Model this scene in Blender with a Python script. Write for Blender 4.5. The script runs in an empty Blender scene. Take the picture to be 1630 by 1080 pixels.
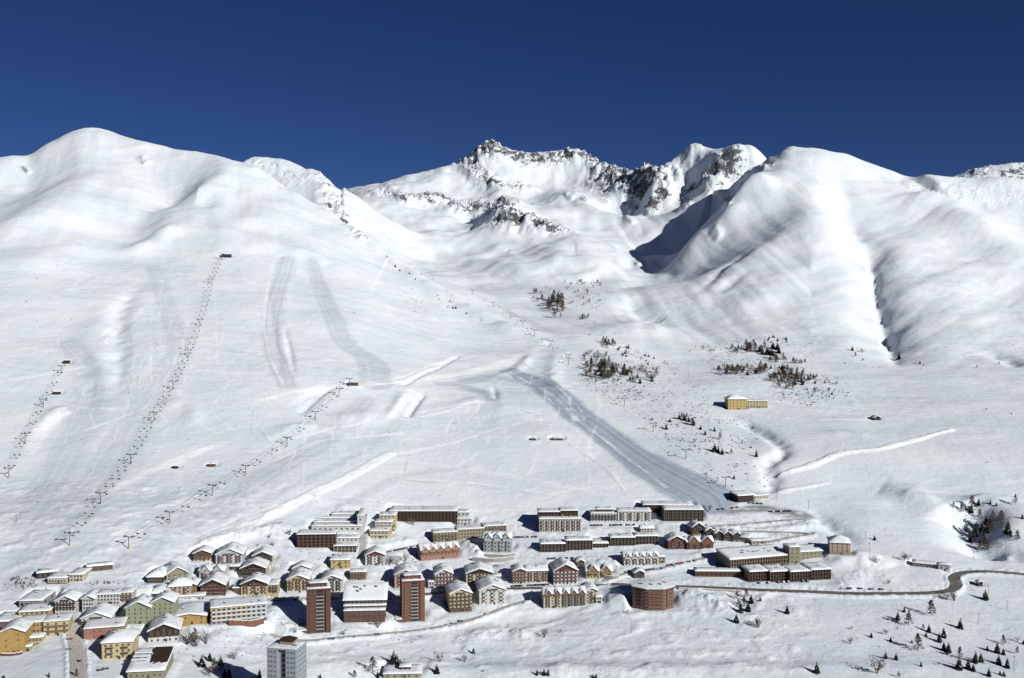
import bpy, math, random
import numpy as np
from mathutils import Matrix, Vector
random.seed(7)
scene = bpy.context.scene
COL = scene.collection
R = math.radians

# ---------------------------------------------------------------- camera
F, HC, PITCH = 1585.0, 250.0, 0.0315
cam_d = bpy.data.cameras.new('camera'); cam = bpy.data.objects.new('camera', cam_d); COL.objects.link(cam)
cam_d.sensor_width = 36; cam_d.lens = 36 * F / 1630; cam_d.clip_start = 1; cam_d.clip_end = 30000
cam.location = (0, 0, HC); cam.rotation_euler = (R(90) - PITCH, 0, 0); scene.camera = cam

# ---------------------------------------------------------------- light
SUN_AZ, SUN_EL = 47.0, 25.0          # light travels away from the camera and to the left
w = bpy.data.worlds.new('World'); scene.world = w; w.use_nodes = True
nt = w.node_tree; nt.nodes.clear()
sky = nt.nodes.new('ShaderNodeTexSky'); sky.sky_type = 'NISHITA'; sky.sun_disc = False
sky.sun_elevation = R(SUN_EL); sky.sun_rotation = R(180 - SUN_AZ)
sky.altitude = 3000; sky.air_density = 0.75; sky.dust_density = 0.0; sky.ozone_density = 5.0
hs = nt.nodes.new('ShaderNodeHueSaturation'); hs.inputs['Hue'].default_value = .516; hs.inputs['Saturation'].default_value = 1.13; hs.inputs['Value'].default_value = .58
bg = nt.nodes.new('ShaderNodeBackground'); bg.inputs['Strength'].default_value = 0.06
out = nt.nodes.new('ShaderNodeOutputWorld')
nt.links.new(sky.outputs[0], hs.inputs['Color']); nt.links.new(hs.outputs[0], bg.inputs[0]); nt.links.new(bg.outputs[0], out.inputs[0])
sl = bpy.data.lights.new('sun', 'SUN'); sl.energy = 4.7; sl.angle = R(0.5); sl.color = (1, 0.985, 0.94)
sun = bpy.data.objects.new('sun', sl); COL.objects.link(sun)
ldir = Vector((-math.sin(R(SUN_AZ)) * math.cos(R(SUN_EL)), math.cos(R(SUN_AZ)) * math.cos(R(SUN_EL)), -math.sin(R(SUN_EL))))
sun.rotation_euler = ldir.to_track_quat('-Z', 'Y').to_euler()
scene.view_settings.view_transform = 'Standard'; scene.view_settings.look = 'None'
scene.view_settings.exposure = 0.07; scene.view_settings.gamma = 1.0; scene.view_settings.use_curve_mapping = False

# ---------------------------------------------------------------- pixel rays of the photograph
def ray(px, py):
    u = (px - 815) / F; v = (540 - py) / F
    dy = math.cos(PITCH) + v * math.sin(PITCH); dz = v * math.cos(PITCH) - math.sin(PITCH)
    return u / dy, dz / dy                      # per unit of world Y
def P(px, py, Y):
    a, b = ray(px, py); return (a * Y, Y, HC + b * Y)

# ---------------------------------------------------------------- noise
_rs = np.random.RandomState(11)
_perm = np.concatenate([_rs.permutation(512)] * 3)
_ang = _rs.rand(512) * 2 * np.pi; _gx, _gy = np.cos(_ang), np.sin(_ang)
def noise(x, y):
    xi = np.floor(x).astype(np.int64); yi = np.floor(y).astype(np.int64); xf = x - xi; yf = y - yi
    def g(ix, iy, dx, dy):
        h = _perm[(_perm[ix & 511] + (iy & 511))] & 511
        return _gx[h] * dx + _gy[h] * dy
    u = xf * xf * xf * (xf * (xf * 6 - 15) + 10); v = yf * yf * yf * (yf * (yf * 6 - 15) + 10)
    a = g(xi, yi, xf, yf); b = g(xi + 1, yi, xf - 1, yf); c = g(xi, yi + 1, xf, yf - 1); d = g(xi + 1, yi + 1, xf - 1, yf - 1)
    return ((a + (b - a) * u) + ((c + (d - c) * u) - (a + (b - a) * u)) * v) * 1.5
def fbm(x, y, o=4, gain=.5):
    s = 0; a = 1; f = 1
    for i in range(o): s = s + a * noise(x * f + 17.3 * i, y * f - 9.1 * i); a *= gain; f *= 2.03
    return s
def ridged(x, y, o=4):
    s = 0; a = 1; f = 1
    for i in range(o): s = s + a * (1 - 2 * np.abs(noise(x * f + 5.3 * i, y * f + 3.7 * i))); a *= .55; f *= 2.1
    return s
def sstep(a, b, x):
    t = np.clip((x - a) / (b - a), 0, 1); return t * t * (3 - 2 * t)

# ---------------------------------------------------------------- terrain control points: photograph pixel and distance
def vilD(px, py):
    D = np.interp(py, [790, 800, 835, 870, 900, 930, 970, 1007, 1040, 1080, 1120], [1018, 1005, 960, 918, 880, 845, 800, 760, 728, 690, 655])
    return D * np.interp(px, [0, 200, 700], [.90, .90, 1.0])
ctrl = []
for px in (-180, -60, 40, 160, 280, 400, 520, 640, 760, 880, 1000, 1120, 1240, 1360, 1480, 1600, 1720, 1850):
    for py in (1120, 1060, 1000, 940, 880, 830): ctrl.append(P(px, py, vilD(px, py)))
for X in (-420, -200, 0, 200, 420):
    ctrl.append((X, 520, -45)); ctrl.append((X, 250, -150))
cols = {
 -200: [(700, 1060), (600, 1230), (500, 1430), (420, 1640), (340, 1950), (290, 2350)],
 -60: [(700, 1070), (600, 1240), (500, 1440), (430, 1640), (330, 2030), (262, 2430)],
 40: [(780, 960), (700, 1080), (600, 1250), (500, 1450), (430, 1640), (330, 2020), (290, 2250), (247, 2480)],
 90: [(222, 2500)],
 145: [(780, 960), (700, 1085), (600, 1255), (500, 1465), (420, 1710), (330, 2050), (260, 2330), (205, 2530)],
 200: [(219, 2520)],
 260: [(780, 965), (700, 1090), (600, 1260), (500, 1480), (420, 1720), (330, 2060), (270, 2280), (236, 2460)],
 330: [(245, 2430)],
 385: [(780, 970), (700, 1100), (600, 1270), (500, 1500), (420, 1740), (350, 2000), (300, 2200), (262, 2370)],
 440: [(295, 2300)],
 480: [(780, 980), (700, 1110), (600, 1280), (500, 1530), (420, 1790), (370, 1980), (325, 2240)],
 520: [(345, 2200)],
 560: [(780, 1000), (700, 1130), (600, 1300), (500, 1570), (430, 1830), (372, 2130)],
 600: [(402, 2070)],
 650: [(700, 1145), (600, 1345), (520, 1600), (470, 1800), (436, 1970)],
 700: [(465, 1890)],
 760: [(740, 1090), (680, 1190), (620, 1340), (560, 1550), (503, 1790)],
 820: [(532, 1700)],
 870: [(740, 1090), (680, 1190), (620, 1350), (575, 1510), (545, 1650), (520, 1780)],
 980: [(760, 1060), (700, 1170), (640, 1310), (580, 1520), (520, 1760), (470, 2080)],
 1090: [(760, 1060), (700, 1170), (640, 1310), (580, 1560), (520, 1900), (450, 2330), (400, 2620)],
 1190: [(760, 1060), (700, 1170), (650, 1290), (600, 1440), (560, 1620), (480, 1950), (410, 2230), (340, 2540), (295, 2690)],
 1270: [(740, 1090), (690, 1190), (640, 1320), (600, 1460), (540, 1720), (450, 2060), (350, 2400), (280, 2680), (232, 2900)],
 1330: [(244, 2920)],
 1400: [(790, 1030), (740, 1090), (690, 1190), (640, 1330), (600, 1480), (540, 1730), (450, 2090), (370, 2430), (310, 2700), (268, 2940)],
 1450: [(280, 2960)],
 1510: [(800, 1010), (740, 1090), (690, 1190), (640, 1330), (600, 1490), (520, 1830), (440, 2150), (360, 2500), (293, 2980)],
 1570: [(298, 3000)],
 1640: [(800, 1010), (740, 1090), (690, 1190), (640, 1340), (600, 1500), (520, 1850), (440, 2170), (380, 2500), (303, 3000)],
 1760: [(740, 1090), (640, 1340), (520, 1850), (400, 2400), (310, 3000)],
}
for px, lst in cols.items():
    for py, D in lst: ctrl.append(P(px, py, D))
crest = [(-200, 290, 2350), (-60, 262, 2430), (0, 256, 2460), (40, 247, 2480), (90, 222, 2500), (145, 205, 2530), (200, 219, 2520), (260, 236, 2460), (330, 245, 2430), (385, 262, 2370),
         (1220, 255, 2850), (1270, 232, 2900), (1330, 244, 2920), (1400, 268, 2940), (1450, 280, 2960), (1510, 293, 2980), (1570, 298, 3000), (1640, 303, 3000), (1760, 310, 3000)]
for px, py, D in crest:
    x, y, z = P(px, py, D)
    if px < 1250 : ctrl.append((x * 1.0, y + 260, z - 130))
    else: ctrl.append((x, y + 260, z - 120))
    if px < 300 or px > 1300:
        ctrl.append((x * 1.2, y + 700, z - 330)); ctrl.append((x * 1.5, y + 1500, z - 520))
for u_, zz_ in ((-.8, 300), (-.6, 300), (-.45, 330), (-.3, 400), (-.15, 500), (0, 600), (.15, 600), (.3, 420), (.45, 420), (.6, 380), (.8, 320)): ctrl.append((u_ * 5600, 5600, zz_))
for u_, zz_ in ((-.62, 280), (-.5, 300), (-.36, 350), (-.27, 450), (.36, 430), (.5, 350), (.65, 300)): ctrl.append((u_ * 4300, 4300, zz_))
# second ridge behind the left mountain
for q in [(400, 254, 3000), (432, 249, 3000), (480, 264, 2950), (515, 282, 2870), (540, 305, 2760), (560, 335, 2640), (480, 300, 2760), (520, 330, 2620)]: ctrl.append(P(*q))
for q in [(432, 249, 3000), (515, 282, 2870)]:
    x, y, z = P(*q); ctrl.append((x + 60, y + 260, z - 130))
# valley hidden behind the left crest
ctrl += [(x, y, z) for x, y, z in [(-560, 2620, 500), (-480, 2420, 452), (-300, 2350, 372), (-200, 2180, 315), (-90, 2040, 282), (0, 1900, 238)]]
# cirque, valley floor and the far skyline
far = [(556, 302, 3950), (600, 293, 3950), (640, 281, 3950), (690, 270, 3950), (735, 256, 3980), (760, 238, 4000), (775, 222, 4000), (800, 231, 4000), (825, 241, 4000), (850, 243, 4000),
       (880, 241, 4000), (910, 236, 4000), (940, 244, 3980), (962, 260, 3950), (1000, 267, 3850), (1018, 262, 3800), (1035, 270, 3760), (1055, 266, 3660), (1078, 246, 3560), (1105, 228, 3500),
       (1130, 239, 3420), (1150, 236, 3380), (1172, 228, 3330), (1195, 240, 3220)]
for q in far:
    ctrl.append(P(*q)); x, y, z = P(*q); ctrl.append((x, y + 350, z - 170))
far_in = [(600, 330, 3300), (620, 360, 3000), (640, 400, 2700), (680, 430, 2420), (720, 455, 2200), (780, 480, 2020), (840, 505, 1880), (640, 310, 3550), (700, 300, 3650), (700, 350, 3250), (740, 400, 2850), (760, 440, 2430),
          (770, 300, 3700), (780, 345, 3320), (812, 335, 3200), (812, 370, 2960), (865, 350, 3080), (865, 376, 2900), (840, 410, 2650), (850, 450, 2350), (900, 285, 3800), (900, 310, 3500), (930, 330, 3300), (980, 300, 3600),
          (960, 345, 3180), (990, 335, 3250), (920, 380, 2820), (940, 420, 2520), (1000, 380, 2960), (1000, 430, 2560), (920, 460, 2200), (1040, 335, 3250), (1045, 300, 3400), (1060, 360, 2960), (1110, 310, 3080), (1150, 300, 2980), (1060, 420, 2620),
          (1100, 260, 3420), (1130, 280, 3220), (1180, 262, 3080), (1010, 400, 2830), (1030, 440, 2510)]
for q in far_in: ctrl.append(P(*q))
# far peaks at the right edge and left edge
for q in [(1515, 335, 4900), (1545, 309, 4900), (1600, 296, 4900), (1640, 294, 4900), (1720, 285, 4900)]:
    x, y, z = P(*q); ctrl.append((x, y, z))
C = np.array(ctrl); 
# thin plate spline
cx, cy, cz = C[:, 0] / 1000, C[:, 1] / 1000, C[:, 2]
def tk(r2): return .5 * r2 * np.log(r2 + 1e-12)
n = len(cx); K = tk((cx[:, None] - cx) ** 2 + (cy[:, None] - cy) ** 2) + np.eye(n) * 2e-4
Pm = np.stack([np.ones(n), cx, cy], 1)
A = np.block([[K, Pm], [Pm.T, np.zeros((3, 3))]]); sol = np.linalg.solve(A, np.concatenate([cz, np.zeros(3)]))
def tps(X, Y):
    s = X.shape; X = X.ravel() / 1000; Y = Y.ravel() / 1000; o = np.empty_like(X)
    for i in range(0, len(X), 20000):
        a, b = X[i:i + 20000], Y[i:i + 20000]
        o[i:i + 20000] = tk((a[:, None] - cx) ** 2 + (b[:, None] - cy) ** 2) @ sol[:n] + sol[n] + sol[n + 1] * a + sol[n + 2] * b
    return o.reshape(s)

NU, U0, U1 = 1080, -.72, .72
us = np.linspace(U0, U1, NU)
Ys = np.concatenate([np.linspace(120, 560, 16)[:-1], np.exp(np.linspace(math.log(560), math.log(3100), 690))[:-1], np.exp(np.linspace(math.log(3100), math.log(5400), 150))])
NY = len(Ys)
cu = np.linspace(U0, U1, 260); cY = np.exp(np.linspace(math.log(120), math.log(5400), 300))
Hc = tps(cu[None, :] * cY[:, None], np.repeat(cY[:, None], 260, 1))
iu = (us - U0) / (U1 - U0) * 259; iY = np.interp(np.log(Ys), np.log(cY), np.arange(300))
def bil(G, fy, fx):
    y0 = np.clip(np.floor(fy).astype(int), 0, G.shape[0] - 2); x0 = np.clip(np.floor(fx).astype(int), 0, G.shape[1] - 2); a = fy - y0; b = fx - x0
    return (G[y0, x0] * (1 - b) + G[y0, x0 + 1] * b) * (1 - a) + (G[y0 + 1, x0] * (1 - b) + G[y0 + 1, x0 + 1] * b) * a
# cubic (Catmull-Rom) upsampling keeps the slopes smooth
def cub(G, f, axis):
    G = np.moveaxis(G, axis, 0); i = np.clip(np.floor(f).astype(int), 0, G.shape[0] - 2); t = (f - i)[:, None]
    g = lambda k: G[np.clip(i + k, 0, G.shape[0] - 1)]
    p0, p1, p2, p3 = g(-1), g(0), g(1), g(2)
    r = .5 * ((2 * p1) + (-p0 + p2) * t + (2 * p0 - 5 * p1 + 4 * p2 - p3) * t ** 2 + (-p0 + 3 * p1 - 3 * p2 + p3) * t ** 3)
    return np.moveaxis(r, 0, axis)
Z = cub(cub(Hc, iY, 0), iu, 1)
YY = np.repeat(Ys[:, None], NU, 1); XX = us[None, :] * YY
def height(x, y):
    x = np.asarray(x, float); y = np.asarray(y, float)
    return bil(Z, np.interp(y, Ys, np.arange(NY)), np.clip((x / y - U0) / (U1 - U0) * (NU - 1), 0, NU - 1.001))
_Dm = Ys[(Ys > 500)]
def hit(px, py, dmin=500):
    a, b = ray(px, py); D = np.exp(np.linspace(math.log(dmin), math.log(5300), 2600))
    zt = height(a * D, D); zr = HC + b * D; k = np.nonzero(zr <= zt)[0]
    if len(k) == 0:
        k = int(np.argmin(zr - zt)); return (a * D[k], D[k], zt[k])
    k = k[0]
    if k == 0: return (a * D[0], D[0], zt[0])
    d0, d1 = zr[k - 1] - zt[k - 1], zr[k] - zt[k]; t = d0 / (d0 - d1); d = D[k - 1] + t * (D[k] - D[k - 1])
    return (a * d, d, HC + b * d)
def line(pts, step=None):
    q = [hit(*p) for p in pts]; return np.array(q)
def smooth_line(pts, k=6):
    q = line(pts); o = []
    for i in range(len(q) - 1):
        p0, p1, p2, p3 = q[max(i - 1, 0)], q[i], q[i + 1], q[min(i + 2, len(q) - 1)]
        for s in range(k):
            t = s / k; o.append(.5 * ((2 * p1) + (-p0 + p2) * t + (2 * p0 - 5 * p1 + 4 * p2 - p3) * t * t + (-p0 + 3 * p1 - 3 * p2 + p3) * t ** 3))
    o.append(q[-1]); return np.array(o)
def dist(L, reach, wl=None):
    """distance, along-parameter and side of every grid vertex near polyline L (only the affected box)"""
    x0, x1 = L[:, 0].min() - reach, L[:, 0].max() + reach; y0, y1 = L[:, 1].min() - reach, L[:, 1].max() + reach
    r0, r1 = np.searchsorted(Ys, y0), np.searchsorted(Ys, y1)
    yl, yh = max(y0, 100), max(y1, 101)
    c = [x0 / yl, x0 / yh, x1 / yl, x1 / yh]; c0 = int(max(0, (min(c) - U0) / (U1 - U0) * (NU - 1))); c1 = int(min(NU, (max(c) - U0) / (U1 - U0) * (NU - 1) + 2))
    sl_ = (slice(r0, r1), slice(c0, c1)); X = XX[sl_]; Y = YY[sl_]
    best = np.full(X.shape, 1e9); tt = np.zeros(X.shape); side = np.zeros(X.shape); zz = np.zeros(X.shape); m = len(L) - 1
    for i in range(m):
        ax, ay = L[i, :2]; bx, by = L[i + 1, :2]; ex, ey = bx - ax, by - ay; l2 = ex * ex + ey * ey + 1e-9
        t = np.clip(((X - ax) * ex + (Y - ay) * ey) / l2, 0, 1); dx, dy = X - ax - t * ex, Y - ay - t * ey; d = np.hypot(dx, dy); k = d < best
        best[k] = d[k]; tt[k] = ((i + t) / m)[k]; side[k] = ((ex * dy - ey * dx) / (math.sqrt(l2) * (d + 3)))[k]; zz[k] = (L[i, 2] + t * (L[i + 1, 2] - L[i, 2]))[k]
    return sl_, best, tt, side, zz
def ridge(pts, w_, amp, asym=0, fade=.35):
    L = smooth_line(pts, 4); sl_, d, t, s, zz = dist(L, w_ * 3.6)
    wd = w_ * (1 + asym * s * .6); f = np.exp(-(d / wd) ** 2)
    e = np.minimum(1, np.minimum(t, 1 - t) / fade + .12)
    Z[sl_] += amp * f * e * (1 + .35 * noise(XX[sl_] / (w_ * 1.5), YY[sl_] / (w_ * 1.5)))
# ---------------------------------------------------------------- relief
rockm = np.zeros_like(Z)
mount = sstep(1350, 2000, YY)
# broad ribs and hollows of the two big mountains
ridge([(150, 207), (118, 290), (60, 370), (-10, 440)], 105, 34, asym=.35)
ridge([(212, 232), (228, 262), (236, 300)], 70, -16)
ridge([(392, 266), (350, 302), (300, 338), (262, 385)], 75, 26, asym=.4)
ridge([(330, 262), (270, 300), (215, 345), (170, 400)], 60, -14)
ridge([(470, 330), (400, 360), (340, 400)], 60, 12)
ridge([(60, 330), (170, 322), (260, 345)], 45, 7)
ridge([(30, 450), (120, 400), (230, 395), (300, 420)], 45, 5)
ridge([(520, 420), (440, 395), (330, 400)], 35, 7)
ridge([(250, 290), (300, 320), (350, 300)], 40, -12)
ridge([(300, 355), (240, 385), (195, 410)], 28, 8, asym=.4)
ridge([(220, 450), (190, 500), (188, 560), (183, 640)], 14, -6)
ridge([(165, 470), (160, 560), (163, 640)], 26, 3)
ridge([(1324, 262), (1342, 320), (1366, 380), (1388, 430), (1393, 480), (1402, 512), (1414, 548), (1428, 575)], 46, -24, fade=.2)
ridge([(1380, 410), (1392, 450), (1392, 480), (1402, 512), (1414, 548), (1428, 578)], 11, -8, fade=.2)
ridge([(1298, 240), (1306, 290), (1288, 340), (1300, 400), (1330, 470)], 95, 26, asym=.2)
ridge([(1390, 290), (1450, 330), (1520, 348), (1590, 392), (1640, 430)], 105, 46, asym=-.3)
ridge([(1480, 345), (1440, 420), (1430, 500)], 80, 18)
ridge([(1560, 400), (1530, 470), (1500, 540)], 80, 12)
for a, b, c in [((1296, 335), (1215, 400), (1120, 470)), ((1240, 300), (1170, 370), (1095, 430)), ((1300, 420), (1230, 460), (1150, 520)), ((1215, 285), (1140, 345), (1075, 400))]:
    ridge([a, b, c], 50, 6, asym=.3)
for a, b, c in [((1200, 395), (1150, 430), (1115, 470)), ((1190, 430), (1165, 450), (1140, 470))]: ridge([a, b, c], 16, -6)
ridge([(1000, 470), (1020, 500), (1050, 512)], 30, -14)
ridge([(990, 500), (1020, 528), (1075, 520)], 34, 10)
ridge([(1222, 280), (1200, 315), (1158, 365), (1110, 408), (1060, 440)], 62, 60, asym=.3, fade=.3)
ridge([(1185, 262), (1135, 318), (1080, 368), (1030, 400)], 105, -72, fade=.12)
ridge([(1120, 258), (1100, 290), (1075, 330)], 60, -34, fade=.2)
ridge([(1104, 232), (1062, 290), (1040, 335)], 60, 40, fade=.2); ridge([(1040, 300), (1000, 322), (950, 335)], 85, -48)
ridge([(1000, 268), (1030, 285), (1048, 312)], 45, 24)
ridge([(778, 232), (800, 300), (812, 335), (830, 362)], 60, 30); ridge([(760, 330), (745, 370)], 70, -22)
ridge([(385, 262), (440, 300), (500, 336), (560, 375), (640, 430), (700, 466), (780, 512), (860, 543)], 30, 13, fade=.08)
ridge([(880, 300), (930, 330), (960, 350)], 45, 14); ridge([(870, 400), (920, 420), (990, 400)], 60, 16, asym=.3)
ridge([(760, 395), (800, 430), (860, 440)], 60, 14, asym=.3); ridge([(900, 450), (960, 425), (1010, 400)], 30, 8, asym=.4)
ridge([(640, 385), (655, 420), (700, 440)], 40, -9); ridge([(640, 345), (690, 370), (740, 385)], 50, 12)
vz = sstep(2100, 2500, YY) * sstep(-.2, -.12, XX / YY) * (1 - sstep(.1, .2, XX / YY))
Z += vz * 13 * fbm(XX / 170 + 2, YY / 220 + 5, 3, .45)
ridge([(1198, 252), (1165, 285), (1122, 325)], 62, -48, fade=.06)
# flowing small relief, drawn out down the slopes
rot = np.where(XX > 250, .62, np.where(XX < -250, -.28, 0)); rot = np.interp(XX / YY, [-.5, -.2, .1, .3, .6], [.22, .3, .35, .62, -.1])
xa = XX * np.cos(rot) + YY * np.sin(rot); ya = -XX * np.sin(rot) + YY * np.cos(rot)
Z += mount * (6.5 * fbm(xa / 230, ya / 700, 3, .42) + 1.0 * fbm(xa / 62 + 9, ya / 260, 3))
Z += sstep(1080, 1500, YY) * (3.2 * fbm(XX / 210 + 3, YY / 150, 3, .4) + .35 * fbm(XX / 60, YY / 26, 3))
Z += .12 * fbm(XX / 44 + 40, YY / 24, 3) * (1 - .5 * mount) + 1.2 * fbm(XX / 140, YY / 90 + 7, 2)
sl2_ = sstep(1080, 1300, YY) * (1 - sstep(2100, 2500, YY)) * (.35 + .65 * sstep(-.3, .4, fbm(XX / 260, YY / 200, 2)))
Z += sl2_ * (.65 * fbm(XX / 75, (YY + .22 * XX) / 15, 3, .6) + .25 * fbm(XX / 16, YY / 12, 3, .6))
Z += sstep(1700, 2000, YY) * (1 - sstep(2500, 2700, YY)) * (XX < -250) * 1.6 * ridged((XX + .5 * YY) / 240, (YY - .4 * XX) / 330, 3)
ridge([(1470, 296), (1540, 301), (1600, 304), (1680, 308)], 70, 30, fade=.1)
# rocky zones
def rocks(pts, w_, amp, dens=1.0):
    L = smooth_line(pts, 3); sl_, d, t, s, zz = dist(L, w_ * 2.2); f = np.exp(-(d / w_) ** 2)
    rg = ridged(XX[sl_] / 75 + L[0, 0], YY[sl_] / 110, 4); Z[sl_] += f * amp * (rg - .25); Z[sl_] += f * min(amp, 18) * .13 * np.sin(Z[sl_] / 5.5 + 2 * noise(XX[sl_] / 60, YY[sl_] / 60) + XX[sl_] / 90) ; rockm[sl_] = np.maximum(rockm[sl_], f * dens)
rocks([(740, 252), (775, 234), (850, 250), (930, 246), (955, 256)], 62, 20, 1.0)
rocks([(960, 262), (1000, 272), (1045, 272)], 60, 18, .95)
rocks([(752, 250), (760, 275), (800, 295), (830, 300)], 45, 16, .85)
rocks([(610, 308), (650, 318), (700, 318), (745, 330)], 45, 14, .8)
rocks([(735, 335), (775, 335), (812, 338), (860, 362)], 55, 18, .9)
rocks([(800, 345), (818, 358)], 50, 20, 1.0); rocks([(850, 362), (885, 368)], 50, 14, .9)
rocks([(1040, 330), (1052, 300), (1078, 262), (1105, 240)], 42, 16, .42)
rocks([(965, 278), (1000, 285), (1035, 290)], 75, 24, 1.0)
rocks([(1105, 305), (1135, 272), (1165, 250)], 55, 18, .95)
rocks([(1095, 325), (1150, 300), (1215, 268)], 35, 8, .6)
rocks([(505, 278), (530, 310), (545, 345), (575, 380)], 36, 8, .62)
rocks([(395, 258), (430, 262), (480, 285)], 45, 6, .4)
rocks([(1440, 288), (1490, 305), (1560, 312), (1610, 310)], 50, 3, .45)
fr_ = sstep(4250, 4450, YY) * (XX / YY > .40); Z += fr_ * 8 * ridged(XX / 120, YY / 150, 3); rockm = np.maximum(rockm, fr_ * .8)
for a, b, c, d_ in [(905, 312, 12, 1), (866, 358, 26, 1), (815, 352, 26, 1), (228, 255, 9, .8), (1156, 322, 10, .8), (42, 258, 6, .8),
                   (1000, 350, 14, .8), (1015, 420, 10, .8), (960, 320, 14, .9), (930, 318, 14, .9), (685, 320, 26, 1), (1040, 330, 28, 1), (1055, 305, 24, 1), (530, 330, 16, 1), (548, 352, 14, 1), (1090, 322, 16, 1), (640, 318, 24, 1), (810, 400, 10, .9), (1140, 372, 10, .8)]:
    rocks([(a - 4, b - 3), (a + 4, b + 4)], c, c * .5, d_)
# crest of the far skyline is broken
far_m = sstep(3000, 3400, YY)
Z += far_m * 3 * ridged(XX / 130, YY / 200, 3)
# skyline: raise or lower the crests so that they stand as high as in the photograph
skyl = [(-120, 268), (0, 248), (20, 253), (45, 245), (75, 236), (100, 216), (122, 207), (145, 204), (185, 210), (230, 226), (300, 240), (360, 250), (385, 258), (410, 251), (435, 250), (460, 256), (490, 268), (515, 278), (535, 292), (550, 303),
        (600, 292), (640, 282), (690, 270), (725, 260), (748, 246), (765, 230), (778, 222), (792, 225), (802, 234), (820, 240), (845, 243), (880, 241), (905, 236), (925, 238), (945, 250), (965, 262), (990, 267), (1005, 267), (1018, 262),
        (1032, 272), (1048, 270), (1062, 262), (1082, 244), (1096, 231), (1108, 227), (1122, 235), (1140, 238), (1158, 234), (1170, 227), (1190, 236), (1222, 250), (1245, 240), (1270, 232), (1300, 238), (1350, 246), (1400, 268), (1450, 281), (1520, 294), (1532, 290), (1550, 283), (1590, 276), (1612, 272), (1630, 278), (1750, 285)]
sx = np.array([a for a, b in skyl]); sy = np.array([b for a, b in skyl])
crD = [(-120, 2430), (385, 2370), (395, 3000), (545, 2760), (553, 3950), (960, 3950), (1055, 3660), (1190, 3150), (1240, 2860), (1270, 2900), (1524, 2980), (1530, 4900), (1800, 4900)]
pxc = 815 + us * F
tgt = np.interp(pxc, sx, sy); cD = np.interp(pxc, [a for a, b in crD], [b for a, b in crD])
for it in range(5):
    band = (YY > 2150)
    sl2 = (Z - HC) / YY
    # slope of the target skyline, converted from pixels
    v = (540 - tgt) / F; tb = (v * math.cos(PITCH) - math.sin(PITCH)) / (math.cos(PITCH) + v * math.sin(PITCH))
    top = np.where(band, sl2, -9).max(0); k = np.where(band, sl2, -9).argmax(0)
    kD = Ys[k]
    dz = (tb - top) * cD * (1 - sstep(1440, 1500, pxc)); dza = np.convolve(np.pad(dz, 3, 'edge'), np.ones(7) / 7, 'valid'); dzb = np.convolve(np.pad(dz, 20, 'edge'), np.ones(41) / 41, 'valid'); cw = sstep(545, 565, pxc) * (1 - sstep(1215, 1240, pxc)); dz = dza * cw * (it > 2) + dzb * (1 - cw * (it > 2)); dz = np.clip(dz, -140, 140) * (1 - .85 * np.exp(-((pxc - 390) / 9) ** 2))
    wd = 240 if it < 3 else 80
    Z += dz[None, :] * np.exp(-((YY - cD[None, :]) / wd) ** 2)
print('skyline err px', np.abs((tb - ((Z - HC) / YY).max(0)) * F)[150:930].max())

# ---------------------------------------------------------------- lower ground
ridge([(1175, 668), (1205, 682), (1240, 705), (1246, 720), (1220, 738), (1228, 760), (1222, 785)], 9, -5, fade=.1)
ridge([(1160, 660), (1190, 690), (1190, 730)], 22, -2)
ridge([(1325, 695), (1345, 690), (1420, 705)], 16, 2)
ridge([(1400, 782), (1450, 795), (1500, 808), (1550, 820)], 20, 9, asym=.2)
ridge([(1400, 782), (1385, 810), (1395, 850)], 26, 3)
ridge([(1520, 800), (1545, 822), (1560, 855), (1572, 888)], 32, -19, asym=.2, fade=.3)
ridge([(1578, 792), (1602, 835), (1612, 880)], 34, 14, asym=.3, fade=.25)
ridge([(1606, 880), (1600, 895)], 6, 3)
ridge([(1288, 812), (1325, 838), (1362, 868)], 9, -5)
ridge([(1350, 900), (1380, 890), (1420, 905)], 13, 5)
ridge([(1320, 905), (1355, 888), (1400, 900)], 10, 4)
ridge([(648, 664), (662, 642), (673, 627)], 4.5, -4.0, fade=.1); ridge([(622, 664), (645, 626)], 8, 2.5, fade=.15)
ridge([(475, 660), (500, 636), (522, 616)], 6, -3, fade=.2); ridge([(640, 614), (680, 592), (732, 566)], 4, -2.2, fade=.1)
ridge([(786, 615), (790, 640)], 4, -2)
ridge([(690, 655), (760, 640), (800, 650), (850, 665)], 16, 3.5); ridge([(520, 680), (560, 662), (620, 668)], 14, 3); ridge([(420, 700), (480, 680), (560, 690)], 12, 2.5)
ridge([(430, 470), (436, 530), (450, 600)], 5, -1.2); ridge([(452, 520), (462, 560), (468, 600)], 4, -2); ridge([(850, 560), (830, 585), (790, 600)], 9, 3); ridge([(890, 560), (880, 600), (900, 640)], 12, 3.5)
ridge([(120, 560), (145, 600), (142, 650)], 10, -2.5); ridge([(60, 690), (90, 655), (110, 660)], 10, 3); ridge([(255, 640), (300, 650), (310, 680)], 14, 3)
ridge([(470, 650), (500, 625), (540, 615)], 8, -2.5)
ridge([(1560, 560), (1600, 570), (1625, 585)], 20, -9)
ridge([(980, 925), (990, 950), (1010, 975)], 10, 5); ridge([(955, 965), (1000, 945)], 12, 3)
ridge([(330, 1030), (420, 985), (460, 965)], 9, 4)
ridge([(760, 1000), (850, 985), (950, 975)], 16, -3)
ridge([(400, 1080), (600, 1062), (900, 1072), (1200, 1070), (1630, 1062)], 14, 3.2)
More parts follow.
